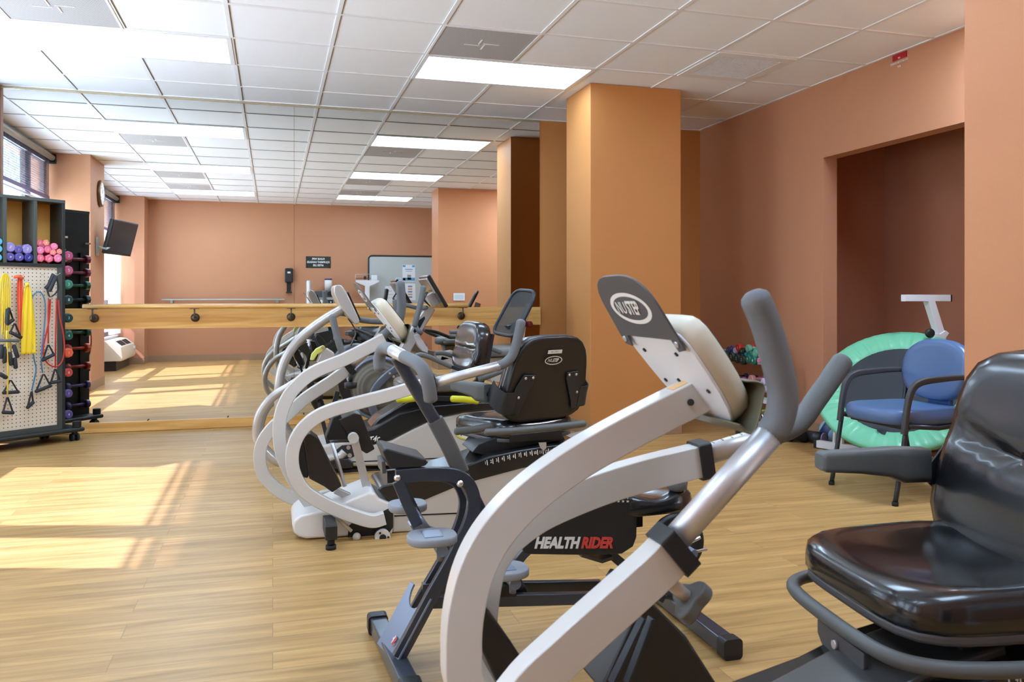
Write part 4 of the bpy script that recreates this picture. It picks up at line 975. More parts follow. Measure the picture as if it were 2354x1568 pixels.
# ------------------------------------------------------------------ fourth machine: recumbent bike by the mirror
mat('bike_grey', (104, 110, 120), rough=.35, metal=.3)
def mesh_mat(name, c1, c0, scale, alpha=None):
    m = bpy.data.materials.new(name); m.use_nodes = True; nt = m.node_tree; N = nt.nodes; L = nt.links; b = N['Principled BSDF']
    tc = N.new('ShaderNodeTexCoord'); mp = N.new('ShaderNodeMapping'); mp.inputs['Scale'].default_value = (scale,) * 3; L.new(tc.outputs['Object'], mp.inputs['Vector'])
    vo = N.new('ShaderNodeTexVoronoi'); vo.inputs['Randomness'].default_value = 0.0; L.new(mp.outputs['Vector'], vo.inputs['Vector'])
    cr = N.new('ShaderNodeValToRGB'); cr.color_ramp.elements[0].position = .32; cr.color_ramp.elements[0].color = srgb(*c0); cr.color_ramp.elements[1].position = .42; cr.color_ramp.elements[1].color = srgb(*c1)
    L.new(vo.outputs['Distance'], cr.inputs['Fac']); L.new(cr.outputs['Color'], b.inputs['Base Color']); b.inputs['Roughness'].default_value = .55
    if alpha is not None: b.inputs['Alpha'].default_value = alpha
    MATS[name] = m
mesh_mat('guard_mesh', (112, 106, 92), (30, 28, 24), 62); mesh_mat('seat_mesh', (70, 74, 76), (40, 42, 44), 300, .62)
yc = 6.22
t = thing('recumbent_bike', 'silver recumbent bike with tilted tablet screen, mesh flywheel guard and mesh backrest by the mirror', 'exercise machine', (1.3, yc, 0))
c = on_y(872, 893, yc - .11)
MB().lathe((c.x, yc + .11, c.z), (0, -1, 0), [(.20, 0), (.232, .02), (.240, .05), (.240, .17), (.232, .20), (.215, .21)], 48).build('flywheel_guard', 'bike_grey', t)
MB().lathe((c.x, yc - .0985, c.z), (0, -1, 0), [(.212, 0), (.212, .004), (.12, .014), (.03, .018)], 48).build('guard_mesh', 'guard_mesh', t)
MB().tube([Vector((c.x + .225 * math.cos(a), yc - .10, c.z + .225 * math.sin(a))) for a in [2 * PI * k / 48 for k in range(48)]], .012, 10, closed=True).build('guard_rim', 'steel_blue', t)
MB().bar(trace([(915, 846), (892, 862), (868, 886), (855, 913), (857, 940), (872, 968), (880, 985)], yc - .15), .062, .04, sub=5, c=.35).build('frame_spine', 'bike_grey', t)
MB().bar(trace([(840, 985), (900, 990), (1000, 985), (1150, 960)], yc), .06, .06, c=.2).build('base_beam', 'bike_grey', t)
for x in (on_y(835, 985, yc).x, on_y(1190, 960, yc).x):
    MB().box((x, yc, .035), (.07, .60, .05)).build('foot_bar', 'steel_blue', t, bevel=.008)
    for s_ in (-1, 1): MB().cyl((x, yc + s_ * .27, 0), (x, yc + s_ * .27, .02), .022, 12).build('levelling_foot', 'rubber', t)
MB().prism(trace([(894, 842), (925, 792), (950, 745), (982, 703), (1002, 711), (966, 770), (936, 826), (916, 856)], yc - .05), (0, .10, 0)).build('console_mast', 'frame_silver', t, bevel=.012, bseg=3)
MB().prism(trace([(950, 762), (962, 737), (976, 727), (977, 733), (962, 760), (953, 766)], yc - .053), (0, .006, 0)).build('mast_insert', 'shroud_gloss', t)
for u, v in ((896, 858), (910, 842), (905, 866)): MB().cyl(on_y(u, v, yc - .172), on_y(u, v, yc - .178), .010, 10).build('bolt', 'chrome', t)
T0 = Vector((1.12, yc, 1.224)); T1 = Vector((1.262, yc, .985)); D = (T1 - T0).normalized(); Nn = Vector((-D.z, 0, D.x)); Nn = Nn if Nn.x > 0 else -Nn
Rm = Matrix((Vector((0, 1, 0)), D, Nn)).transposed()
tb = MB().box((T0 + T1) / 2, (.37, (T1 - T0).length, .030), Rm).build('tablet_console', 'shroud_gloss', t, bevel=.008)
MB().box((T0 + T1) / 2 + Nn * .0155, (.32, (T1 - T0).length * .82, .002), Rm).build('touch_screen', 'black_plastic', tb)
MB().box((T0 + T1) / 2 - Nn * .022 - D * .06, (.34, .13, .018), Rm).build('rear_cover', 'chrome', tb, bevel=.005)
MB().box((T0 + T1) / 2 - Nn * .035 + D * .05, (.09, .10, .05), Rm).build('mount_bracket', 'aluminium', t, bevel=.004)
b = MB()
for k, (dy, r_) in enumerate(((.03, .02), (-.03, .03), (.0, .04))):
    m0 = (T0 + T1) / 2 - Nn * .04 - D * .02; b.tube([m0 + Vector((0, dy, 0)), m0 + Vector((-.03, dy * 1.5, -.02 - r_)), m0 + Vector((-.02, dy, -.07)), m0 + Vector((.02, 0, -.11))], .004, 6, sub=4)
b.build('console_wiring', 'black_plastic', t)
for y, pts in ((yc - .20, [(973, 661), (970, 680), (966, 700), (960, 722), (953, 748)]), (yc + .20, [(908, 692), (911, 712), (913, 732)])):
    MB().capsule(trace(pts, y), .021, 14, sub=3).build('hand_grip', 'grip_foam', t)
MB().capsule(trace([(931, 700), (950, 706), (962, 708)], yc + .05) + trace([(980, 707)], yc - .1), .016, 12, sub=3).build('handle_bar', 'grip_foam', t)
MB().tube(trace([(955, 748), (963, 762), (970, 768)], yc - .14), .016, 10).build('handle_bar', 'bike_grey', t)
mat('clear_plastic', (235, 240, 245), rough=.08, alpha=.35)
MB().prism(trace([(951, 770), (962, 768), (984, 800), (984, 812), (972, 808), (958, 790)], yc - .10), (0, .10, 0)).build('bottle_holder', 'clear_plastic', t, bevel=.006)
# mesh backrest
b0, b1, b2, b3 = Vector((1.735, yc + .20, .787)), Vector((1.786, yc - .20, .762)), Vector((1.99, yc - .20, 1.095)), Vector((1.886, yc + .20, 1.108))
ce = (b0 + b1 + b2 + b3) / 4; ex_ = ((b1 - b0) + (b2 - b3)).normalized(); ey_ = ((b3 - b0) + (b2 - b1)).normalized(); ez_ = ex_.cross(ey_).normalized()
W_, H_ = .40, .40
def rr(s_, off, p=5): return [ce + ex_ * (W_ / 2 * s_ * (1 + .10 * (-math.sin(a))) * math.copysign(abs(math.cos(a)) ** (2 / p), math.cos(a))) + ey_ * (H_ / 2 * s_ * math.copysign(abs(math.sin(a)) ** (2 / p), math.sin(a))) + ez_ * off for a in [2 * PI * k / 48 for k in range(48)]]
MB().tube(rr(1, 0), .014, 10, closed=True).build('backrest_frame', 'dark_metal', t)
MB().loft([rr(.98, -.004), rr(.98, .001)], False, True, False).build('backrest_mesh', 'seat_mesh', t)
MB().bar(trace([(1216, 700), (1205, 735), (1198, 775), (1200, 815), (1190, 880)], yc - .02), .05, .05, sub=3, c=.2).build('backrest_post', 'frame_silver', t)
MB().bar([ce + ex_ * .0 - ey_ * .14 + ez_ * 0, on_y(1206, 740, yc)], .04, .10).build('backrest_bracket', 'black_plastic', t)
k_ = on_y(1213, 746, yc - .10); MB().lathe(k_ + Vector((0, .05, 0)), (.5, -1, 0), [(.02, 0), (.026, .03), (.026, .055), (.015, .06)], 14).build('adjuster_knob', mat('dark_red', (110, 28, 34), rough=.4), t)
cs = on_y(1145, 806, yc); pad('seat_cushion', mat('grey_vinyl', (120, 124, 122), rough=.4), t, (cs.x + .02, yc, cs.z - .03), (1, 0, .05), (0, 1, 0), (-.05, 0, 1), .40, .42, .07, p=3.2)
MB().prism(trace([(1120, 822), (1175, 820), (1172, 845), (1150, 880), (1130, 880)], yc - .10), (0, .20, 0)).build('seat_base', 'shell_grey', t, bevel=.01)
MB().prism(trace([(1003, 814), (1042, 806), (1043, 823), (1005, 832)], yc - .06), (0, .12, 0)).build('rail_panel', 'frame_silver', t, bevel=.004)
MB().bar(trace([(1010, 825), (1100, 850), (1180, 870)], yc), .06, .12, c=.1).build('seat_rail', 'frame_silver', t)
MB().bar(trace([(1030, 880), (1050, 840), (1062, 815)], yc), .05, .05).build('rail_support', 'frame_silver', t)
for y, ps in ((yc - .24, [(1035, 776), (1064, 779)]), (yc - .16, [(1148, 786), (1172, 791)])):
    pass
for y in (yc - .24, yc + .24):
    MB().capsule(trace([(1036, 763 if y < yc else 772), (1062, 766 if y < yc else 776), (1100, 790), (1150, 810)], y), .017, 12, sub=3).build('side_grip', 'grip_dark', t)
MB().bar(trace([(1022, 785), (1050, 784)], yc - .1), .028, .10, c=.3).build('bottle_tray', 'grip_dark', t)
# ------------------------------------------------------------------ dumbbells
DB = {}
def db_mesh(kind, rgb, r, L, hr):
    """unit dumbbell along X: handle and two heads as separate meshes, shared by all copies"""
    key = (kind, rgb, r, L)
    if key in DB: return DB[key]
    mn = 'dumbbell_%d_%d_%d' % rgb
    if kind == 'chrome': mat(mn, rgb, rough=.15, metal=1)
    else: mat(mn, rgb, rough=.38, coat=.2)
    seg = 6 if kind == 'hex' else (8 if kind == 'oct' else 24)
    hw = r * 1.15
    hb = MB(); p = [(r * .80, -L / 2), (r * .97, -L / 2 + r * .14), (r, -L / 2 + r * .3), (r, -L / 2 + hw - r * .3), (r * .9, -L / 2 + hw - r * .1), (r * .5, -L / 2 + hw)]
    hb.lathe((0, 0, 0), (1, 0, 0), p, seg, smooth=(seg == 24))
    h1 = hb.build('head', mn); h1d = h1.data; bpy.data.objects.remove(h1)
    hb = MB(); hb.lathe((0, 0, 0), (-1, 0, 0), p, seg, smooth=(seg == 24)); h2 = hb.build('head', mn); h2d = h2.data; bpy.data.objects.remove(h2)
    g = MB().cyl((-L / 2 + hw * .9, 0, 0), (L / 2 - hw * .9, 0, 0), hr, 12).build('handle', mn); gd = g.data; bpy.data.objects.remove(g)
    tb = text('size_mark', str(random.choice((1, 2, 3, 4, 5, 8))), r * .8, (-L / 2 - .0004, 0, 0), (0, -1, 0), (0, 0, 1), 'numeral_white', ext=.0003, align='CENTER'); td = tb.data; bpy.data.objects.remove(tb)
    DB[key] = (h1d, h2d, gd, td, seg); return DB[key]
def dumbbell(c, d, rgb, label, group, r=.030, L=.17, kind='round', hr=.013, roll=0, mark=True):
    h1, h2, g, td, seg = db_mesh(kind, rgb, r, L, hr)
    t = thing('dumbbell', label, 'dumbbell', c, group)
    q = Vector(d).normalized().to_track_quat('X', 'Z'); t.rotation_mode = 'QUATERNION'; t.rotation_quaternion = q @ Euler((roll, 0, 0)).to_quaternion()
    for nm, me in (('head', h1), ('head', h2), ('handle', g)) + ((('size_mark', td),) if mark else ()):
        o = bpy.data.objects.new(nm, me); C.objects.link(o); o.parent = t
    return t
def on_plane(u, v, P0, n):
    d = ray(u, v); o = Vector((0, 0, CAM_H)); k = (Vector(P0) - o).dot(n) / d.dot(n); return o + d * k
BLUE, DGREEN, TEAL, GREEN, MINT, PINK, RED, LILAC, PURPLE, DPURPLE, MAG, ROSE, LIME, HEXB = (44, 62, 118), (30, 56, 52), (60, 150, 160), (30, 120, 104), (104, 178, 150), (236, 130, 170), (196, 46, 38), (196, 190, 222), (96, 72, 140), (58, 38, 78), (176, 92, 152), (196, 138, 132), (166, 190, 60), (42, 44, 46)

# three-tier rack on the right wall
RX0, RX1, RY0, RY1 = 3.62, 3.87, 5.44, 6.36
t = thing('dumbbell_rack', 'low white metal three tier rack full of dumbbells in the far right corner', 'dumbbell rack', ((RX0 + RX1) / 2, (RY0 + RY1) / 2, 0))
for y in (RY0, RY1):
    MB().bar([(RX0 + .02, y, .02), (RX1 - .05, y, .60)], .03, .03, ref=(0, 1, 0), c=.1).build('upright', 'white_metal', t)
    f = MB().bar([(RX0 - .07, y, .017), (RX1 + .02, y, .017)], .034, .03, ref=(0, 0, 1), c=.1).build('foot', 'white_metal', t)
    MB().box((RX0 - .072, y, .017), (.006, .036, .034)).build('end_cap', 'black_plastic', f)
TZ = [.105, .270, .560]; TXc = [RX0 + .06, RX0 + .10, RX0 + .15]
for z, x in zip(TZ, TXc):
    for dx in (-.055, .055):
        f = MB().bar([(x + dx, RY0 - .012, z - .022), (x + dx, RY1 + .012, z - .022)], .024, .024, ref=(0, 0, 1), c=.1).build('shelf_rail', 'white_metal', t)
        MB().box((x + dx, RY0 - .014, z - .022), (.026, .006, .026)).build('end_cap', 'black_plastic', f)
    for y in (RY0, RY1): MB().box((x, y, z - .022), (.12, .024, .022)).build('cross_bar', 'white_metal', t)
G = 'dumbbells on the top tier of the white rack'
def rk(u, v, z_tier, rgb, lab, grp, r=.038, kind='round', dx=0, roll=0, L=.19):
    x = TXc[z_tier] - L / 2 + dx; p = on_x(u, v, x); dumbbell((x + L / 2, p.y, p.z), (1, 0, 0), rgb, lab, grp, r=r, kind=kind, roll=roll, L=L)
for a in ((1640, 810, 2, BLUE, 'navy blue dumbbell at the far left end of the rack top tier', G, .042), (1652, 815, 2, BLUE, 'navy blue dumbbell second from the left on the rack top tier', G, .042),
          (1666, 817, 2, DGREEN, 'dark green dumbbell right beside the two navy ones on the rack', G, .042), (1680, 820, 2, DGREEN, 'dark green dumbbell in the middle of the rack top tier', G, .042),
          (1692, 824, 2, DGREEN, 'blackish green dumbbell third of the dark green ones on the rack', G, .042), (1704, 827, 2, DGREEN, 'dark green dumbbell just left of the bright green ones on the rack', G, .042),
          (1718, 825, 2, GREEN, 'emerald dumbbell low in the green heap on the rack top tier', G, .034), (1730, 829, 2, GREEN, 'emerald dumbbell at the bottom right of the green heap', G, .036),
          (1743, 829, 2, PINK, 'small pink dumbbell at the left of the rack pink pair', G, .022), (1752, 831, 2, PINK, 'small pink dumbbell at the right of the rack pink pair', G, .022)): rk(*a[:7] if len(a) == 6 else a[:6], r=a[6])
G2 = 'dumbbells heaped over the top tier of the white rack'
for a in ((1673, 804, BLUE, 'small blue dumbbell lying on top of the dark green row', .026), (1681, 801, BLUE, 'tiny blue dumbbell beside the pale lilac one on the heap', .022),
          (1688, 806, LILAC, 'pale lilac dumbbell on the heap left of the red one', .026), (1695, 799, RED, 'red dumbbell on top of the heap on the rack', .032),
          (1704, 807, DGREEN, 'dark green dumbbell on the heap under the red one', .028), (1705, 819, TEAL, 'small teal dumbbell between the dark green and emerald ones', .018), (1713, 814, TEAL, 'tiny teal dumbbell above the emerald ones', .016),
          (1717, 801, MINT, 'mint dumbbell highest on the heap beside the red one', .032), (1722, 816, GREEN, 'emerald dumbbell in the middle of the heap', .032), (1734, 813, MINT, 'big mint dumbbell at the right of the heap', .036),
          (1746, 817, PINK, 'small pink dumbbell resting on the pink pair', .020), (1752, 805, MINT, 'mint dumbbell partly hidden by the large grey grip', .036)):
    rk(a[0], a[1], 2, a[2], a[3], G2, r=a[4], L=.16)
G3 = 'dumbbells on the middle tier of the white rack'
for a in ((1677, 866, DPURPLE, 'dark purple dumbbell leftmost on the rack middle tier', .026), (1688, 869, DPURPLE, 'dark purple dumbbell second on the rack middle tier', .026), (1700, 871, DPURPLE, 'dark purple dumbbell third on the rack middle tier', .026),
          (1693, 887, ROSE, 'large dusty rose dumbbell on the rack middle tier', .042), (1708, 873, MAG, 'magenta dumbbell behind the dusty rose one', .024), (1724, 872, ROSE, 'pale rose dumbbell at the back of the middle tier', .036),
          (1721, 881, MAG, 'violet dumbbell left of the other violet one', .028), (1734, 883, MAG, 'violet dumbbell beside the pale lilac pair', .030), (1753, 878, LILAC, 'pale lilac dumbbell on top of its twin at the rack end', .030), (1753, 894, LILAC, 'pale lilac dumbbell underneath its twin at the rack end', .030)):
    rk(a[0], a[1], 1, a[2], a[3], G3, r=a[4], L=.17, dx=(.03 if a[1] < 875 else 0))
G4 = 'dumbbells on the bottom tier of the white rack'
for a in ((1718, 965, PURPLE, 'purple dumbbell left of its twin on the rack bottom tier', .030, 'hex'), (1731, 967, PURPLE, 'purple dumbbell right of its twin on the rack bottom tier', .030, 'hex'),
          (1738, 946, LIME, 'lime green dumbbell at the back of the bottom tier', .032, 'round'), (1748, 960, (190, 190, 190), 'chrome dumbbell on the rack bottom tier', .034, 'chrome')):
    rk(a[0], a[1], 0, a[2], a[3], G4, r=a[4], kind=a[5], L=.16, dx=(.05 if a[1] < 950 else 0))
p = on_z(1741, 1003, 0); dumbbell((3.52, p.y + .02, .054), (.55, -.25, 0), HEXB, 'black hexagonal dumbbell on the floor in front of the white rack', None, r=.058, L=.26, kind='oct', hr=.016, roll=.2)
p = on_x(1800, 850, 3.95)

# things on the floor beside the opening
t = thing('ankle_weight', 'black padded ankle weight with a white buckle on the floor by the wall', 'ankle weight', (3.72, 5.16, 0))
b = MB(); cc = Vector((3.70, 5.16, .05)); b.tube([cc + Vector((.062 * math.cos(a), .050 * math.sin(a), .012 * math.sin(2 * a))) for a in [2 * PI * k / 24 for k in range(24)]], .042, 12, closed=True, ell=1.0); b.build('padded_cuff', 'rubber', t)
MB().box((3.645, 5.11, .06), (.012, .05, .03), Matrix.Rotation(.6, 3, 'Z')).build('buckle', 'numeral_white', t, bevel=.003)
MB().bar([(3.70, 5.08, .075), (3.66, 5.10, .09), (3.63, 5.14, .07)], .004, .03, sub=4).build('strap', 'black_plastic', t)
t = thing('foam_roller', 'short grey roller with pale lilac ends lying between weight and ball', 'roller', (3.80, 5.02, 0))
MB().cyl((3.76, 5.12, .045), (3.80, 4.99, .045), .042, 20).build('roller_body', 'dark_metal', t); MB().cyl((3.80, 4.99, .045), (3.803, 4.982, .045), .041, 20).build('roller_end', mat('lilac_end', (150, 146, 184), rough=.5), t)
def ball_mat():
    m = bpy.data.materials.new('ball_print'); m.use_nodes = True; nt = m.node_tree; N = nt.nodes; L = nt.links; b = N['Principled BSDF']
    tc = N.new('ShaderNodeTexCoord'); vo = N.new('ShaderNodeTexVoronoi'); vo.inputs['Scale'].default_value = 9; L.new(tc.outputs['Object'], vo.inputs['Vector'])
    cr = N.new('ShaderNodeValToRGB'); cr.color_ramp.interpolation = 'CONSTANT'; e = cr.color_ramp.elements; e[0].color = srgb(230, 150, 140); e[1].position = .25; e[1].color = srgb(150, 196, 224); x = e.new(.55); x.color = srgb(40, 60, 100)
    L.new(vo.outputs['Distance'], cr.inputs['Fac']); L.new(cr.outputs['Color'], b.inputs['Base Color']); b.inputs['Roughness'].default_value = .4; MATS['ball_print'] = m
ball_mat()
tag(MB().ball((3.90, 5.03, .09), .088, 24, 16).build('play_ball', 'ball_print'), 'pale blue ball with pink and navy patches behind the green trampoline', 'ball')

# white folding bench frame with its T-bar, in the opening
t = thing('bench_frame', 'white metal bench frame with upright T-bar behind the green trampoline', 'weight bench', (4.1, 4.5, 0))
def wb(name, a, b_, w=.05, h=.05, ref=(0, 0, 1), m='white_metal', par=None): return MB().bar([a, b_], w, h, ref=ref, c=.08).build(name, m, par or t)
fA, fB = Vector((3.675, 4.90, .03)), Vector((3.98, 4.18, .03))
f = wb('floor_bar', fA, fB); MB().box(fA, (.054, .02, .054), Matrix.Rotation(.4, 3, 'Z')).build('end_cap', 'black_plastic', f)
f = wb('floor_bar', (4.50, 4.95, .03), (4.62, 4.25, .03)); wb('spine', (3.83, 4.54, .03), (4.56, 4.60, .03))
for s_ in (.12, .17): q = fA + (fB - fA) * s_ * 1.4 + Vector((0, 0, .02)); wb('stay', q, q + Vector((.02, 0, .22)), .02, .02, (0, 1, 0))
c0, c1 = on_y(2077, 685, 4.5), on_y(2181, 685.5, 4.5)
f = wb('t_bar', c0, c1, .045, .045, (0, 1, 0)); MB().box(c1, (.01, .047, .047)).build('end_cap', 'black_plastic', f)
m0, m1 = on_y(2135, 690, 4.5), on_y(2162, 776, 4.5)
wb('upright_post', m0, m1, .055, .05, (0, 1, 0)); wb('lower_post', m1, (m1.x + .10, 4.56, .05), .055, .05, (0, 1, 0))
k_ = on_y(2136, 766, 4.44); MB().lathe(k_, (-.3, -1, 0), [(.012, -.03), (.030, 0), (.032, .015), (.012, .02)], 12).build('height_knob', 'black_plastic', t)
MB().prism(trace([(2146, 778), (2150, 768), (2163, 768), (2175, 760), (2182, 766), (2172, 780)], 4.46), (0, .08, 0)).build('hinge_plate', 'white_metal', t)

# round trampoline leaning in the opening
mat('pad_green', (112, 192, 152), rough=.42, coat=.1); mat('jump_mat', (48, 52, 56), rough=.75, bump=.3, bscale=900)
TC = Vector((3.92, 4.40, .462)); TN = Vector((-.547, -.444, .71)).normalized(); TE = Vector((0, 0, 1)).cross(TN).normalized(); TU = TN.cross(TE)
t = thing('trampoline', 'round mini trampoline with wrinkled green rim leaning on its side behind the blue chair', 'trampoline', TC)
def tp(r, a, n=0.0): return TC + TE * (r * math.cos(a)) + TU * (r * math.sin(a)) + TN * n
random.seed(11)
n = 220; loops = []
wr = [0.5 * math.sin(k * 1.9 + 1.3 * math.sin(k * .31)) + .5 * math.sin(k * 1.13 + 2 * math.sin(k * .17)) for k in range(n)]
prof = [(0.3518, -.004, .25), (0.3622, .006, 1), (0.3938, .012, 1), (0.4305, .017, .8), (0.4673, .018, .5), (0.4956, .012, .2), (0.5113, -.004, .1), (0.5082, -.022, 0), (0.4883, -.032, 0)]
for k in range(n):
    a = 2 * PI * k / n; w_ = wr[k] if k < n - 6 else wr[k] * (n - k) / 6
    loops.append([tp(r + .006 * w_ * q, a, z + .0095 * w_ * q) for r, z, q in prof])
b = MB(); o_ = 0; m_ = len(prof)
for lp in loops: b.v += lp
for k in range(n):
    for i in range(m_ - 1): b.f.append((k * m_ + i, k * m_ + i + 1, ((k + 1) % n) * m_ + i + 1, ((k + 1) % n) * m_ + i)); b.sm.append(True)
b.build('padded_rim', 'pad_green', t)
MB().loft([[tp(.373, 2 * PI * k / 48, -.008) for k in range(48)], [tp(.373, 2 * PI * k / 48, -.003) for k in range(48)]], False, True, False).build('jumping_mat', 'jump_mat', t)
MB().tube([tp(.478, 2 * PI * k / 60, -.022) for k in range(60)], .0125, 10, closed=True).build('steel_frame', 'white_metal', t)
for k in range(6):
    a = .3 + 2 * PI * k / 6; MB().cyl(tp(.478, a, -.03), tp(.478, a, -.20), .0125, 12).build('leg', 'white_metal', t); 
MB().prism([tp(.35, -1.80, .010), tp(.35, -1.62, .010), tp(0.3938, -1.64, .016), tp(.39, -1.70, .018), tp(.372, -1.78, .016)], TN * .001).build('care_tag', 'dark_metal', t)

# blue chair
mat('blue_vinyl', (78, 104, 144), rough=.33, coat=.1, bump=.1, bscale=400); mat('blue_plastic', (70, 124, 196), rough=.5)
cx0, cy = 3.05, 3.665
t = thing('armchair', 'blue vinyl guest chair with dark tubular arms beside the trampoline', 'chair', (3.3, cy, 0))
pad('seat', 'blue_vinyl', t, (cx0 + .245, cy, .395), (1, 0, .0), (0, 1, 0), (0, 0, 1), .52, .50, .085, p=3.0, dz=lambda x, y: -.012 * max(0, 1 - x * x - y * y))
MB().box((cx0 + .26, cy, .385), (.40, .38, .02)).build('seat_board', 'black_plastic', t, bevel=.005)
U = Vector((.16, 0, 1)).normalized(); Nf = Vector((-1, 0, .16)).normalized()
BC = Vector((cx0 + .50, cy, .655))
pad('backrest', 'blue_vinyl', t, BC, U.cross(Nf), U, Nf, .47, .34, .055, p=2.5, dz=lambda x, y: .012 * x * x)
pad('back_cover', 'blue_plastic', t, BC + Nf * .003, -U.cross(Nf), U, -Nf, .45, .32, .022, p=2.5)
MB().box(BC + Vector((-.0, 0, -.19)), (.03, .16, .10)).build('back_bracket', 'blue_plastic', t, bevel=.01)
for s_ in (-1, 1):
    y = cy + s_ * .245
    MB().tube([(cx0 - .02, y, .012), (cx0 + .015, y, .20), (cx0 + .05, y, .40)], .0125, 12, sub=3).build('front_leg', 'dark_metal', t)
    MB().bar([(cx0 + .035, y, .36), (cx0 + .055, y, .50), (cx0 + .085, y, .585), (cx0 + .14, y, .622), (cx0 + .26, y, .635), (cx0 + .40, y, .640), (cx0 + .50, y, .635)], [.03, .03, .034, .036, .034, .028, .022], .030, ref=(0, 1, 0), sub=6, c=.3).build('arm', 'rubber_grey' if 'rubber_grey' in MATS else mat('rubber_grey', (62, 64, 66), rough=.5), t)
    MB().tube([(cx0 + .50, y, .64), (cx0 + .485, y, .50), (cx0 + .47, y, .40), (cx0 + .50, y, .20), (cx0 + .55, y, .012)], .0125, 12, sub=4).build('rear_leg', 'dark_metal', t)
    MB().tube([(cx0 + .05, y, .40), (cx0 + .25, y, .382), (cx0 + .47, y, .40)], .0125, 12).build('side_rail', 'dark_metal', t)
    for x in (cx0 - .02, cx0 + .55): MB().cyl((x, y, 0), (x, y, .02), .016, 12).build('glide', 'rubber', t)
MB().tube([(cx0 + .49, cy - .245, .55), (cx0 + .53, cy, .55), (cx0 + .49, cy + .245, .55)], .011, 10, sub=4).build('back_bar', 'dark_metal', t)
for x in (cx0 + .07, cx0 + .42): MB().tube([(x, cy - .245, .392), (x, cy + .245, .392)], .011, 10).build('cross_rail', 'dark_metal', t)

# ------------------------------------------------------------------ rolling storage cart by the mirror
mat('cart_black', (38, 42, 40), rough=.45); mat('cart_edge', (70, 76, 72), rough=.45); mat('gold_board', (206, 156, 74), rough=.6, vary=.12, vscale=5)
ca = math.radians(40); CE = Vector((math.cos(ca), math.sin(ca), 0)); CN = Vector((math.sin(ca), -math.cos(ca), 0)); CF = Vector((-1.4525, 6.628, 0)); ZU = Vector((0, 0, 1))
CW, CD, CT, CB = 1.05, .31, 1.745, .10
def K(s, d, z): return CF - CE * s - CN * d + ZU * z       # s to the left along the face, d into the cart
RC = Matrix((CE, CN, ZU)).transposed()
def kb(m, s0, s1, d0, d1, z0, z1): return m.box(K((s0 + s1) / 2, (d0 + d1) / 2, (z0 + z1) / 2), (abs(s1 - s0), abs(d1 - d0), abs(z1 - z0)), RC)
def s_of_u(u):
    p = on_plane(u, 700, CF, CN); return -(p - CF).dot(CE)
t = cart = thing('storage_cart', 'black rolling cart with cubbies of dumbbells above a white pegboard, left of the barre', 'storage cart', K(CW / 2, CD / 2, 0))
mb = MB(); kb(mb, 0, .022, 0, CD, CB, CT); mb.build('side_panel', 'cart_black', t, bevel=.002)
mb = MB(); kb(mb, CW - .022, CW, 0, CD, CB, CT); mb.build('side_panel', 'cart_black', t, bevel=.002)
mb = MB(); kb(mb, 0, CW, -.003, CD, CT - .001, CT + .022); mb.build('top_panel', 'cart_edge', t, bevel=.002)
zc0 = 1.300
mb = MB(); kb(mb, .022, CW - .022, 0, CD - .01, zc0 - .025, zc0); mb.build('cubby_shelf', 'cart_black', t, bevel=.002)
s1, s2 = s_of_u(82), s_of_u(12)
for s_ in (s1, s2, s2 + (s2 - s1), s2 + 2 * (s2 - s1)):
    if s_ < CW - .05: mb = MB(); kb(mb, s_ - .011, s_ + .011, 0, .17, zc0, CT); mb.build('divider', 'cart_edge', t, bevel=.001)
mb = MB(); kb(mb, .022, CW - .022, .172, .180, zc0 - .01, CT); mb.build('cubby_back', 'gold_board', t)
mb = MB(); kb(mb, .022, CW - .022, CD - .010, CD, CB, CT); mb.build('back_board', 'cart_black', t)
mb = MB(); kb(mb, .022, .05, .0, .03, CB, zc0 - .025); mb.build('stile', 'cart_edge', t)
mb = MB(); kb(mb, .05, CW - .03, .0, .02, CB + .0, CB + .035); mb.build('bottom_rail', 'cart_edge', t)
def peg_mat():
    m = bpy.data.materials.new('pegboard'); m.use_nodes = True; nt = m.node_tree; N = nt.nodes; L = nt.links; b = N['Principled BSDF']
    tc = N.new('ShaderNodeTexCoord'); mp = N.new('ShaderNodeMapping'); mp.inputs['Rotation'].default_value = (0, 0, -ca); mp.inputs['Location'].default_value = (0, 0.0, 0)
    L.new(tc.outputs['Object'], mp.inputs['Vector'])
    m2 = N.new('ShaderNodeMapping'); m2.inputs['Scale'].default_value = (1 / .0272, 0, 1 / .0262); m2.inputs['Location'].default_value = (.3, .5, .5); L.new(mp.outputs['Vector'], m2.inputs['Vector'])
    fr = N.new('ShaderNodeVectorMath'); fr.operation = 'FRACTION'; L.new(m2.outputs['Vector'], fr.inputs[0])
    sb = N.new('ShaderNodeVectorMath'); sb.operation = 'SUBTRACT'; sb.inputs[1].default_value = (.5, .5, .5); L.new(fr.outputs['Vector'], sb.inputs[0])
    ln = N.new('ShaderNodeVectorMath'); ln.operation = 'LENGTH'; L.new(sb.outputs['Vector'], ln.inputs[0])
    lt = N.new('ShaderNodeMath'); lt.operation = 'LESS_THAN'; lt.inputs[1].default_value = .135; L.new(ln.outputs['Value'], lt.inputs[0])
    mx = N.new('ShaderNodeMix'); mx.data_type = 'RGBA'; mx.inputs[6].default_value = srgb(226, 216, 194); mx.inputs[7].default_value = srgb(40, 36, 30)
    L.new(lt.outputs[0], mx.inputs[0]); L.new(mx.outputs[2], b.inputs['Base Color']); b.inputs['Roughness'].default_value = .5; MATS['pegboard'] = m
peg_mat()
mb = MB(); kb(mb, .05, CW - .03, .018, .026, CB + .03, zc0 - .025); mb.build('pegboard_panel', 'pegboard', t)
mb = MB(); kb(mb, -.13, CW + .02, -.035, CD + .03, CB - .032, CB); bp_ = mb.build('base_board', 'cart_black', t, bevel=.014, bseg=3)
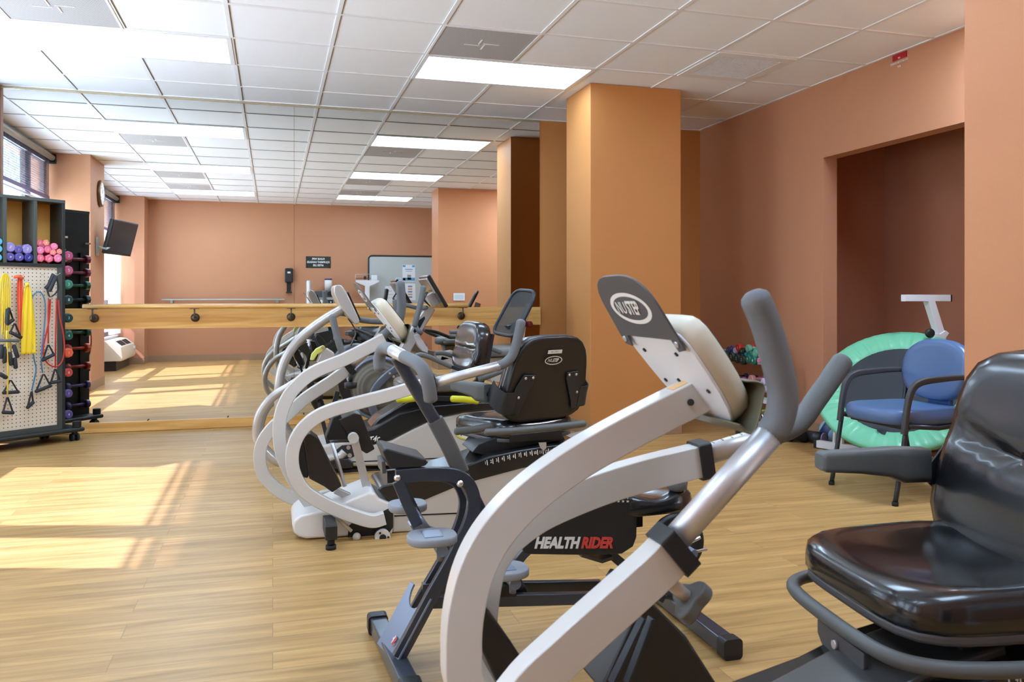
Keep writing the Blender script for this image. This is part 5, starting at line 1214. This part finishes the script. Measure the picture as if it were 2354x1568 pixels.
for s_, d_ in ((-.085, .0), (-.085, CD - .0)):
    MB().cyl(K(s_, d_, CB), K(s_, d_, CB + .045), .030, 20).build('rubber_bumper', 'rubber', t, bevel=.004)
for s_, d_ in ((-.075, .015), (-.0, CD - .01), (CW - .06, .02), (CW - .06, CD - .02)):
    cs_ = MB(); p0 = K(s_, d_, 0); 
    c_ = MB().cyl(p0 + ZU * .05, p0 + ZU * (CB - .032), .012, 10).box(p0 + ZU * .055, (.03, .03, .02), RC).build('caster', 'black_plastic', t)
    for k in (-1, 1): MB().cyl(p0 + CE * (k * .010) + ZU * .028, p0 + CE * (k * .026) + ZU * .028, .028, 20).build('wheel', 'dark_metal', c_)
# small items: the saddles on the end panel, latch
for s_, z in ((0, 1.50), ): MB().box(K(-.012, .03, z), (.02, .05, .014), RC).build('latch', 'chrome', t)
MB().box(K(-.012, .26, 1.44), (.02, .06, .012), RC).build('latch', 'chrome', t)
for d_ in (.085, .235): 
    mb = MB(); kb(mb, -.014, 0, d_ - .012, d_ + .012, .16, 1.42); mb.build('saddle_track', 'black_plastic', t)
# dumbbells in the cubbies
def cub(u, v, rgb, lab, grp, rp, kind='round'):
    p = on_plane(u, v, CF + CN * .0, CN); dumbbell(p - CN * (.078 + .004), -CN, rgb, lab, grp, r=rp / 1874 * 5.95, kind=kind, L=.155, hr=.011, roll=random.uniform(0, 1))
P1, P2, P3, P4 = (232, 110, 140), (236, 128, 168), (240, 140, 130), (206, 96, 112)
for a in ((94.3, 593.5, P1, 'hot pink dumbbell at the bottom left of the right cubby', 9.6, 'hex'), (114.8, 594.5, P1, 'hot pink dumbbell at the bottom middle of the right cubby', 9.6, 'hex'), (135.2, 593.8, P2, 'pale pink dumbbell at the bottom right of the right cubby', 9.8, 'oct'),
          (94, 575.2, P2, 'orchid pink dumbbell at the left of the right cubby middle row', 9.3, 'oct'), (111.5, 573.5, P1, 'small pink dumbbell in the middle of the right cubby heap', 7.8, 'round'), (123.8, 580, P3, 'salmon dumbbell right of centre in the right cubby', 7.2, 'hex'), (138.5, 578.6, P3, 'small coral dumbbell at the right side of the right cubby', 7, 'hex'),
          (92.8, 558.6, P4, 'rose dumbbell with a ring mark, top left of the heap', 7.8, 'round'), (107.5, 558, P3, 'salmon dumbbell on the very top of the right cubby heap', 7.4, 'hex'), (126.5, 566.5, P2, 'orchid pink dumbbell with a ring mark above the salmon ones', 7.8, 'round')):
    cub(a[0], a[1], a[2], a[3], 'pink dumbbells in the right cubby', a[4], a[5])
V1, V2, V3 = (146, 136, 196), (88, 82, 150), (50, 54, 130)
for a in ((25, 590.5, V2, 'violet dumbbell at the bottom left of the second cubby', 9.5, 'round'), (46.5, 591, V2, 'violet dumbbell at the bottom middle of the second cubby', 9.5, 'round'), (68, 592, V3, 'deep blue dumbbell at the bottom right of the second cubby', 9.5, 'round'),
          (25, 568, V1, 'big lavender dumbbell at the upper left of the second cubby', 11, 'round'), (44, 573.5, V2, 'violet dumbbell lying behind between the two lavender ones', 8.4, 'round'), (64.5, 572.5, V1, 'big lavender dumbbell at the upper right of the second cubby', 11.2, 'oct')):
    cub(a[0], a[1], a[2], a[3], 'violet dumbbells in the second cubby', a[4], a[5])
for a in ((-2, 555, 'light blue dumbbell topmost at the left frame edge'), (-2, 572, 'light blue dumbbell in the middle at the left frame edge'), (-3, 592, 'light blue dumbbell lowest at the left frame edge')):
    cub(a[0], a[1], (92, 176, 208), a[2], 'light blue dumbbells in the third cubby', 8.2, 'round')
# dumbbells saddled on the cart's end
for z, rgb, lab, r in ((1.366, (188, 84, 120), 'topmost magenta pink dumbbell saddled on the cart end', .036), (1.258, (192, 92, 128), 'second magenta pink dumbbell saddled on the cart end', .036), (1.155, (58, 134, 110), 'mid green dumbbell under the two magenta ones', .035),
                       (1.040, (24, 62, 62), 'blackish green dumbbell just above the barre board', .036), (.906, (18, 60, 56), 'dark green dumbbell in front of the barre board', .034), (.775, (24, 88, 72), 'bottle green dumbbell just below the barre board', .034),
                       (.648, (236, 104, 66), 'bright orange dumbbell saddled on the cart end', .037), (.502, (196, 72, 62), 'brick red dumbbell under the orange one', .032), (.348, (96, 80, 140), 'dark violet dumbbell second from the bottom', .031), (.192, (84, 70, 132), 'dark violet dumbbell lowest on the cart end', .033)):
    dumbbell(K(-.052, .155, z), -CN, rgb, lab, 'dumbbells saddled on the end of the cart', r=r, L=.215, kind='oct' if r > .0345 else 'round', hr=.012)

# bands and tubes on the pegboard
mat('tube_red', (190, 44, 36), rough=.35); mat('tube_blue', (72, 122, 156), rough=.35); mat('tube_yellow', (226, 200, 60), rough=.4); mat('band_yellow', (240, 212, 50), rough=.5); mat('band_red', (226, 96, 62), rough=.5); mat('nylon_black', (40, 44, 50), rough=.6)
def pg(u, v, d=.0): return on_plane(u, v, CF + CN * (.02 + d), CN)
def handle(par, top, l, r_, d=.0, thick=.012):
    T_, A, B = pg(*top, d), pg(*l, d), pg(*r_, d)
    h = MB().capsule([A, (A + B) / 2, B], .0125, 12).build('handle_grip', 'nylon_black', par)
    MB().bar([A, T_ + (A - T_) * .08, T_ + (B - T_) * .08, B], .004, .022, ref=CN, c=.1).build('handle_strap', 'nylon_black', par)
def hook(u, v):
    p = pg(u, v, -.02); MB().tube([p - CN * .01, p + CN * .03, p + CN * .055 + ZU * .012], .0022, 6).build('peg_hook', 'chrome', cart)
def tube_thing(name, lab, cat, u, v): p = pg(u, v); return thing(name, lab, cat, p)
for u, v in ((47, 634), (60, 651), (96, 632), (12, 630), (129, 632), (88, 672)): hook(u, v)
t = tube_thing('resistance_band', 'orange red flat exercise band knotted on a pegboard hook', 'exercise band', 45, 632)
def strip(par, name, m, pts, ws, d=.0, wave=.004, thick=.003):
    b = MB(); loops = []; n_ = len(pts)
    P = crom([pg(u, v, d) for u, v in pts], 8); nn_ = len(P)
    for i, p in enumerate(P):
        w_ = interp(ws, i / (nn_ - 1)); lp = []
        row = [p + CE * (w_ / 2 * (k / 6 - 1)) + CN * (wave * math.sin(k * 1.3 + i * .15)) for k in range(13)]
        loops.append(row + [q - CN * thick for q in reversed(row)])
    b.loft(loops, False, True, True); return b.build(name, m, par)
strip(t, 'band', 'band_red', [(45, 632), (46, 650), (47, 680), (49, 720), (50, 775)], [.020, .045, .050, .042, .036], d=.012, wave=.008)
MB().capsule([pg(34, 637, .02), pg(42, 635, .03), pg(52, 640, .02)], .011, 10).build('knot', 'band_red', t)
t = tube_thing('resistance_band', 'wide yellow flat exercise band hanging beside the orange one', 'exercise band', 62, 652)
strip(t, 'band', 'band_yellow', [(62, 653), (64, 675), (65, 720), (66, 770), (66, 814)], [.020, .060, .085, .095, .092], d=.022, wave=.006)
MB().ball(pg(62, 654, .022), .014, 10, 8).build('knot', 'band_yellow', t)
t = tube_thing('resistance_tube', 'blue rubber exercise tube looped on a hook, black handles hanging low', 'exercise tube', 88, 672)
MB().tube([pg(*q, .014) for q in ((70, 700), (76, 680), (89, 671), (100, 682), (104, 710), (101, 760), (96, 810), (95, 835), (98, 857))], .0052, 8, sub=5).build('tube', 'tube_blue', t)
MB().tube([pg(*q, .012) for q in ((70, 700), (72, 760), (77, 818), (83, 848), (78, 875), (73, 898))], .0052, 8, sub=5).build('tube', 'tube_blue', t)
handle(t, (100, 858), (83, 900), (116, 887), .016); handle(t, (73, 898), (63, 937), (76, 925), .016)
t = tube_thing('resistance_tube', 'red rubber exercise tube with black handles hanging down the right of the pegboard', 'exercise tube', 120, 640)
for q in (((112, 688), (111, 720), (111, 790)), ((116, 688), (112, 740), (101, 790), (100, 815), (110, 836), (128, 843), (142, 832), (148, 805), (146, 770), (138, 730), (134, 690)), ((130, 686), (128, 760), (127, 846))):
    MB().tube([pg(*p, .016) for p in q], .0052, 8, sub=5).build('tube', 'tube_red', t)
handle(t, (111, 791), (98, 828), (124, 815), .018); handle(t, (127, 846), (117, 880), (139, 876), .018)
MB().capsule([pg(122, 632, .03), pg(112, 656, .035), pg(106, 662, .03)], .013, 12).build('handle_grip', 'nylon_black', t)
MB().capsule([pg(128, 636, .045), pg(120, 655, .05), pg(114, 668, .045)], .014, 12).build('handle_grip', 'nylon_black', t)
MB().bar([pg(108, 664, .035), pg(114, 682, .035), pg(124, 678, .04), pg(134, 664, .04), pg(131, 640, .035)], .004, .020, ref=CN, sub=4).build('handle_strap', 'nylon_black', t)
t = tube_thing('resistance_tube', 'bundle of yellow rubber exercise tubes with a cluster of black handles at the left edge', 'exercise tube', 10, 630)
for k in range(5):
    x = 2 + 4 * k; MB().tube([pg(x - 3, 740 + 9 * k, .012), pg(x - 2, 690, .014), pg(x, 645, .018), pg(10, 629, .022), pg(x + 3, 640, .02), pg(x + 5, 690, .016), pg(x + 3 + k, 770 + 10 * k, .014)], .0046, 8, sub=5).build('tube', 'tube_yellow', t)
MB().tube([pg(15, 760, .05), pg(16, 800, .055), pg(18, 850, .05), pg(17, 908, .04)], .0055, 8, sub=4).build('tube', 'tube_yellow', t)
handle(t, (17, 911), (7, 948), (30, 949), .03); handle(t, (24, 872), (8, 903), (42, 901), .03)
handle(t, (20, 705), (17, 745), (30, 735), .04); handle(t, (34, 742), (24, 764), (48, 776), .05)
for a_, c_ in (((18, 712), (16, 742)), ((3, 795), (3, 822)), ((12, 800), (10, 832)), ((22, 812), (26, 838)), ((32, 795), (40, 820)), ((34, 825), (36, 845)), ((0, 860), (14, 868))):
    MB().capsule([pg(*a_, .045), pg((a_[0] + c_[0]) / 2, (a_[1] + c_[1]) / 2, .05), pg(*c_, .045)], .014, 10).build('handle_grip', 'nylon_black', t)
MB().capsule([pg(-5, 783, .05), pg(20, 783, .055), pg(41, 784, .05)], .011, 10).build('handle_grip', 'grip_dark', t)
# ------------------------------------------------------------------ the rear of the room, seen in the mirror
def mbox(u0, v0, u1, v1, th, y=YB, m=None):
    a = mir_y(u0, v1, y); c = mir_y(u1, v0, y); return a, c
a, c = mbox(703, 616, 760, 590, 0); t = thing('wall_sign', 'dark green sign about wiping equipment handles, seen reversed in the mirror', 'sign', ((a.x + c.x) / 2, YB, a.z))
a, c = mir_y(703, 616, YB), mir_y(760, 590, YB)
MB().span((a.x, YB, a.z), (c.x, YB + .008, c.z)).build('plate', mat('sign_green', (34, 44, 36), rough=.4), t, bevel=.002)
xm = (a.x + c.x) / 2
for k, s_ in enumerate(('PLEASE WIPE', 'EQUIPMENT HANDLES', 'AFTER USE')):
    text('lettering', s_, .046, (xm, YB + .009, c.z - .045 - .056 * k), (-1, 0, 0), (0, 0, 1), 'letter_white', t, ext=.0005, align='CENTER', sx=.82, bold=.0012)
a, c = mir_y(655, 650, YB), mir_y(673, 617, YB); t = thing('hand_sanitizer_dispenser', 'black soap dispenser with a drip tray on the back wall, seen in the mirror', 'dispenser', ((a.x + c.x) / 2, YB, a.z))
MB().span((a.x, YB, a.z), (c.x, YB + .10, c.z)).build('body', 'black_plastic', t, bevel=.02, bseg=3)
xm = (a.x + c.x) / 2; MB().span((xm - .035, YB, a.z - .16), (xm + .035, YB + .02, a.z)).build('back_plate', 'black_plastic', t)
MB().span((xm - .05, YB, a.z - .175), (xm + .05, YB + .11, a.z - .155)).build('drip_tray', 'black_plastic', t, bevel=.006)
MB().span((xm - .025, YB + .10, c.z - .09), (xm + .025, YB + .102, c.z - .06)).build('label_plate', 'numeral_white', t)
# narrow metal hand rail / shelf
a, c = mir_y(372, 690, YB + .1), mir_y(654, 686, YB + .1)
t = thing('wall_rail', 'long pale metal rail on two brackets along the back wall, seen in the mirror', 'rail', ((a.x + c.x) / 2, YB, 1.03))
MB().span((a.x, YB + .06, 1.012), (c.x, YB + .16, 1.035)).build('rail_bar', mat('pale_metal', (170, 186, 186), rough=.35, metal=.4), t, bevel=.01, bseg=3)
for x in (a.x + .15, c.x - .12): MB().span((x - .02, YB, .965), (x + .02, YB + .10, 1.012)).build('bracket', 'pale_metal', t, bevel=.004)
# cabinet, stereo, canister
y0 = YB
a, c = mir_y(722, 700, YB + .3), mir_y(768, 682, YB + .3)
t = thing('cabinet', 'small grey cabinet with a black front against the back wall under the stereo', 'cabinet', ((a.x + c.x) / 2, YB + .2, 0))
MB().span((a.x, YB, 0), (c.x, YB + .36, 1.06)).build('body', mat('cab_grey', (160, 164, 166), rough=.4), t, bevel=.006)
MB().span((a.x + .03, YB + .36, .08), (c.x - .02, YB + .365, 1.02)).build('door', 'black_plastic', t, bevel=.002)
for k in range(3): MB().box((c.x - .06, YB + .367, .98 - .045 * k), (.02, .004, .025)).build('button', 'numeral_white', t)
t = thing('stereo', 'grey portable stereo on top of the cabinet, seen in the mirror', 'stereo', ((a.x + c.x) / 2, YB + .2, 1.06))
MB().span((a.x + .02, YB + .08, 1.062), (c.x - .14, YB + .28, 1.17)).build('tuner', 'gun_plate', t, bevel=.006)
MB().span((c.x - .138, YB + .08, 1.062), (c.x - .0, YB + .28, 1.18)).build('loudspeaker', 'gun_plate', t, bevel=.006)
MB().cyl((c.x - .07, YB + .28, 1.12), (c.x - .07, YB + .286, 1.12), .042, 24).build('speaker_cone', 'rubber', t)
t = thing('wipes_canister', 'white canister with a dark purple lid standing on the stereo', 'canister', (c.x - .08, YB + .18, 1.182))
MB().cyl((c.x - .09, YB + .18, 1.182), (c.x - .09, YB + .18, 1.36), .062, 24).build('tub', 'numeral_white', t); MB().cyl((c.x - .09, YB + .18, 1.36), (c.x - .09, YB + .18, 1.385), .064, 24).build('lid', mat('lid_purple', (70, 50, 100), rough=.4), t)
p = mir_y(712, 643, YB + .2); o = MB().lathe((p.x - .03, YB + .46, 0), (0, 0, 1), [(.06, 0), (.06, .03), (.043, .05), (.043, 1.33), (.036, 1.345)], 24).build('metal_cylinder', 'aluminium'); tag(o, 'tall polished metal tube on a round foot beside the grey cabinet', 'stand')
# balance scale
p = mir_y(845, 650, YB + .25); x = p.x
t = thing('physician_scale', 'white balance beam scale standing by the grey notice board, seen in the mirror', 'scale', (x, YB + .3, 0))
MB().span((x - .14, YB + .12, 0), (x + .14, YB + .60, .07)).build('platform', 'white_metal', t, bevel=.01)
MB().span((x - .04, YB + .15, .07), (x + .04, YB + .22, 1.30)).build('column', 'white_metal', t, bevel=.006)
b = MB(); b.prism([(x - .20, YB + .15, 1.36), (x - .20, YB + .15, 1.33), (x - .04, YB + .15, 1.26), (x + .04, YB + .15, 1.26), (x + .20, YB + .15, 1.33), (x + .20, YB + .15, 1.36)], (0, .07, 0)); b.build('head_plate', 'white_metal', t)
MB().span((x - .20, YB + .18, 1.385), (x + .06, YB + .19, 1.40)).build('lower_beam', 'gun_plate', t)
b = MB(); b.tube([(x - .20, YB + .18, 1.37), (x - .20, YB + .18, 1.46), (x + .14, YB + .18, 1.47), (x + .14, YB + .18, 1.37)], .006, 8); b.build('beam_guard', 'aluminium', t)
MB().span((x - .06, YB + .165, 1.375), (x - .02, YB + .20, 1.43)).build('poise_weight', 'black_plastic', t)
MB().span((x + .07, YB + .15, 1.36), (x + .17, YB + .22, 1.45)).build('beam_box', 'white_metal', t, bevel=.006)
# notice board with papers
a = mir_y(847, 588, YB); x0, x1, z0, z1 = a.x, 3.62, .80, a.z
t = thing('notice_board', 'large grey fabric notice board with a black rounded frame, seen in the mirror', 'notice board', ((x0 + x1) / 2, YB, z0))
MB().span((x0, YB, z0), (x1, YB + .012, z1)).build('fabric_panel', mat('board_grey', (186, 192, 188), rough=.9, bump=.3, bscale=500), t)
r_ = .06; q = []
for (cx_, cz_, a0) in ((x1 - r_, z1 - r_, 0), (x0 + r_, z1 - r_, 90), (x0 + r_, z0 + r_, 180), (x1 - r_, z0 + r_, 270)):
    q += [(cx_ + r_ * math.cos(math.radians(a0 + 90 * k / 5)), YB + .012, cz_ + r_ * math.sin(math.radians(a0 + 90 * k / 5))) for k in range(6)]
MB().tube(q, .014, 8, closed=True).build('frame', 'black_plastic', t)
mat('paper', (228, 234, 236), rough=.8); mat('print_blue', (90, 160, 200), rough=.8); mat('print_red', (190, 60, 60), rough=.8); mat('print_tan', (206, 160, 112), rough=.8); mat('print_violet', (130, 130, 175), rough=.8); mat('print_grey', (150, 156, 160), rough=.8)
def paper(u0, v0, u1, v1, lab, marks, y=YB + .012, tilt=0):
    a = mir_y(u0, v1, y); c = mir_y(u1, v0, y); t = thing('paper_notice', lab, 'paper notice', ((a.x + c.x) / 2, y, a.z)); W, H = c.x - a.x, c.z - a.z
    MB().span((a.x, y + .001, a.z), (c.x, y + .003, c.z)).build('sheet', 'paper', t)
    for (x_, z_, w_, h_, m_) in marks: MB().span((a.x + W * x_, y + .003, a.z + H * z_), (a.x + W * (x_ + w_), y + .0038, a.z + H * (z_ + h_))).build('printed_block', m_, t)
    return t
paper(925, 609, 954, 647, 'white poster with blue corners on the notice board', [(.02, .86, .22, .12, 'print_blue'), (.76, .86, .22, .12, 'print_blue'), (.2, .70, .6, .05, 'print_blue'), (.25, .60, .5, .03, 'print_grey'), (.02, .04, .96, .18, 'print_blue'), (.03, .06, .2, .14, 'print_red'), (.38, .10, .3, .3, 'print_grey')])
paper(930, 652, 955, 690, 'white sheet with a column of tan and violet strips on the board', [(.3, .78 - .16 * k, .4, .09, 'print_tan' if k % 2 else 'print_violet') for k in range(5)])
paper(885, 658, 908, 697, 'white sheet with thin grey and red lines left of the others', [(.15, .7, .5, .02, 'print_red'), (.15, .5, .7, .02, 'print_grey'), (.15, .3, .7, .02, 'print_grey')])
paper(909, 639, 922, 656, 'small sheet edged in blue at the middle of the board', [(.1, .1, .8, .2, 'print_blue'), (.1, .75, .8, .15, 'print_blue')])
paper(1042, 674, 1068, 691, 'small white notice on the rear column face, above the barre end in the mirror', [(.1, .2 + .16 * k, .8, .04, 'print_grey') for k in range(4)], y=2.306)
# clock, screen on a swing arm, room unit, curtain
p = mir_x(229, 445, -1.975); t = thing('wall_clock', 'round clock with a bronze rim on the pier between the windows, seen in the mirror', 'clock', p)
MB().lathe(p, (1, 0, 0), [(.150, 0), (.158, .012), (.155, .03), (.135, .038), (.125, .030)], 40).build('rim', mat('clock_bronze', (120, 88, 60), rough=.3, metal=.5), t)
MB().lathe(p + Vector((.004, 0, 0)), (1, 0, 0), [(.128, 0), (.128, .029)], 40).build('face', mat('clock_face', (232, 222, 204), rough=.4), t)
for k in range(12): a = PI * k / 6; MB().box(p + Vector((.034, .105 * math.cos(a), .105 * math.sin(a))), (.001, .006, .016), Matrix.Rotation(a - PI / 2, 3, 'X')).build('hour_mark', 'black_plastic', t)
for a, L_ in ((2.2, .06), (.9, .09)): MB().box(p + Vector((.035, L_ / 2 * math.cos(a), L_ / 2 * math.sin(a))), (.001, L_, .005), Matrix.Rotation(a, 3, 'X')).build('hand', 'black_plastic', t)
p = mir_x(222, 567, -1.975)
t = thing('television', 'flat screen television tilted on a swing arm from the window pier, seen in the mirror', 'television', (-1.80, p.y, p.z))
MB().span((-1.975, p.y - .05, p.z - .11), (-1.955, p.y + .05, p.z + .11)).build('wall_plate', 'pale_metal', t, bevel=.008)
TVc = mir_y(264, 546, 3.38); TVc.x = -1.76; TVc.y = 3.30
MB().bar([(-1.955, p.y, p.z), (-1.86, p.y + .06, p.z - .03), TVc + Vector((-.04, .05, -.05))], .04, .025, ref=(0, 0, 1)).build('swing_arm', 'pale_metal', t)
Rt = Euler((0, math.radians(14), math.radians(14))).to_matrix()
MB().box(TVc, (.05, .70, .42), Rt).build('cabinet', 'black_plastic', t, bevel=.012)
MB().box(TVc + Rt @ Vector((.026, 0, .004)), (.002, .66, .375), Rt).build('screen', 'shroud_gloss', t)
MB().box(TVc + Rt @ Vector((-.035, 0, -.02)), (.04, .5, .30), Rt).build('rear_cover', mat('tv_back', (56, 66, 84), rough=.4), t, bevel=.015)
t = thing('room_air_conditioner', 'cream wall heater unit with slotted top below the far window, seen in the mirror', 'heater', (-2.25, .7, 0))
mat('unit_cream', (226, 222, 204), rough=.45)
pr = [(-2.415, .14), (-2.09, .14), (-2.07, .18), (-2.09, .34), (-2.20, .43), (-2.415, .44)]
MB().prism([(x, .10, z) for x, z in pr], (0, 1.15, 0)).build('housing', 'unit_cream', t, bevel=.008)
MB().prism([(x, .12, z) for x, z in ((-2.415, 0), (-2.16, 0), (-2.16, .14), (-2.415, .14))], (0, 1.1, 0)).build('plinth', 'dark_metal', t)
dz = Vector((-.11, 0, .09)).normalized(); 
for g0 in (.28, .72):
    for k in range(14): MB().box(Vector((-2.145, g0 + .028 * k, .388)) , (.10, .010, .004), Matrix((dz, Vector((0, 1, 0)), dz.cross(Vector((0, 1, 0))))).transposed()).build('grille_slot', 'dark_metal', t)
MB().cyl((-2.085, .20, .28), (-2.06, .20, .28), .03, 16).build('dial', 'numeral_white', t)
def curtain_mat():
    m = bpy.data.materials.new('sheer_white'); m.use_nodes = True; nt = m.node_tree; N = nt.nodes; L = nt.links
    out = N['Material Output']; d = N.new('ShaderNodeBsdfDiffuse'); d.inputs[0].default_value = (.85, .87, .92, 1); tl = N.new('ShaderNodeBsdfTranslucent'); tl.inputs[0].default_value = (.85, .87, .92, 1)
    tr = N.new('ShaderNodeBsdfTransparent'); m1 = N.new('ShaderNodeMixShader'); m1.inputs[0].default_value = .5; m2 = N.new('ShaderNodeMixShader'); m2.inputs[0].default_value = .7
    L.new(d.outputs[0], m1.inputs[1]); L.new(tl.outputs[0], m1.inputs[2]); L.new(tr.outputs[0], m2.inputs[1]); L.new(m1.outputs[0], m2.inputs[2]); L.new(m2.outputs[0], out.inputs['Surface']); MATS['sheer_white'] = m
curtain_mat()
b = MB(); n_ = 60; r0 = []; 
for k in range(n_ + 1):
    q = k / n_; r0.append(Vector((XL + .11 + .018 * math.sin(q * 50), .03 + .85 * q, 0)))
b.loft([[p + Vector((0, 0, z)) for p in r0] + [p + Vector((-.0015, 0, z)) for p in reversed(r0)] for z in (.50, 1.2, 2.05)], False, True, True)
tag(b.build('sheer_curtain', 'sheer_white'), 'white sheer curtain hanging in folds at the far window, seen in the mirror', 'curtain')
# glazed door at the right rear
t = bpy.data.objects.new('door_1', None); C.objects.link(t); t.location = (XRB, .25, 0); t['kind'] = 'structure'
m = MB(); x0, x1 = XRB - .02, XRB + .10
for ya, yb_ in ((YB, YB + .06), (.19, .26), (.89, .95)): m.span((x0, ya, 0), (x1, yb_, 2.16))
m.span((x0, YB, 2.10), (x1, .95, 2.16)); m.build('door_frame', 'white_metal', t, bevel=.003)
m = MB()
for ya, yb_ in ((YB + .06, YB + .14), (.11, .19), (.26, .34), (.81, .89)): m.span((XRB + .02, ya, 0), (XRB + .06, yb_, 2.10))
for ya, yb_ in ((YB + .14, .11), (.34, .81)): m.span((XRB + .02, ya, 0), (XRB + .06, yb_, .20)); m.span((XRB + .02, ya, 2.02), (XRB + .06, yb_, 2.10))
m.build('door_leaf', 'white_metal', t)
MB().span((XRB + .036, YB + .1, .15), (XRB + .042, .85, 2.05)).build('pane', 'glass', t)
struct('wall_corridor', MB().span((XRB + 1.2, YB - .2, 0), (XRB + 1.3, 1.8, ZC)), 'terracotta_paint')
struct('wall_corridor_end', MB().span((XRB + .3, .95, 0), (XRB + 1.3, 1.05, ZC)), 'terracotta_paint')
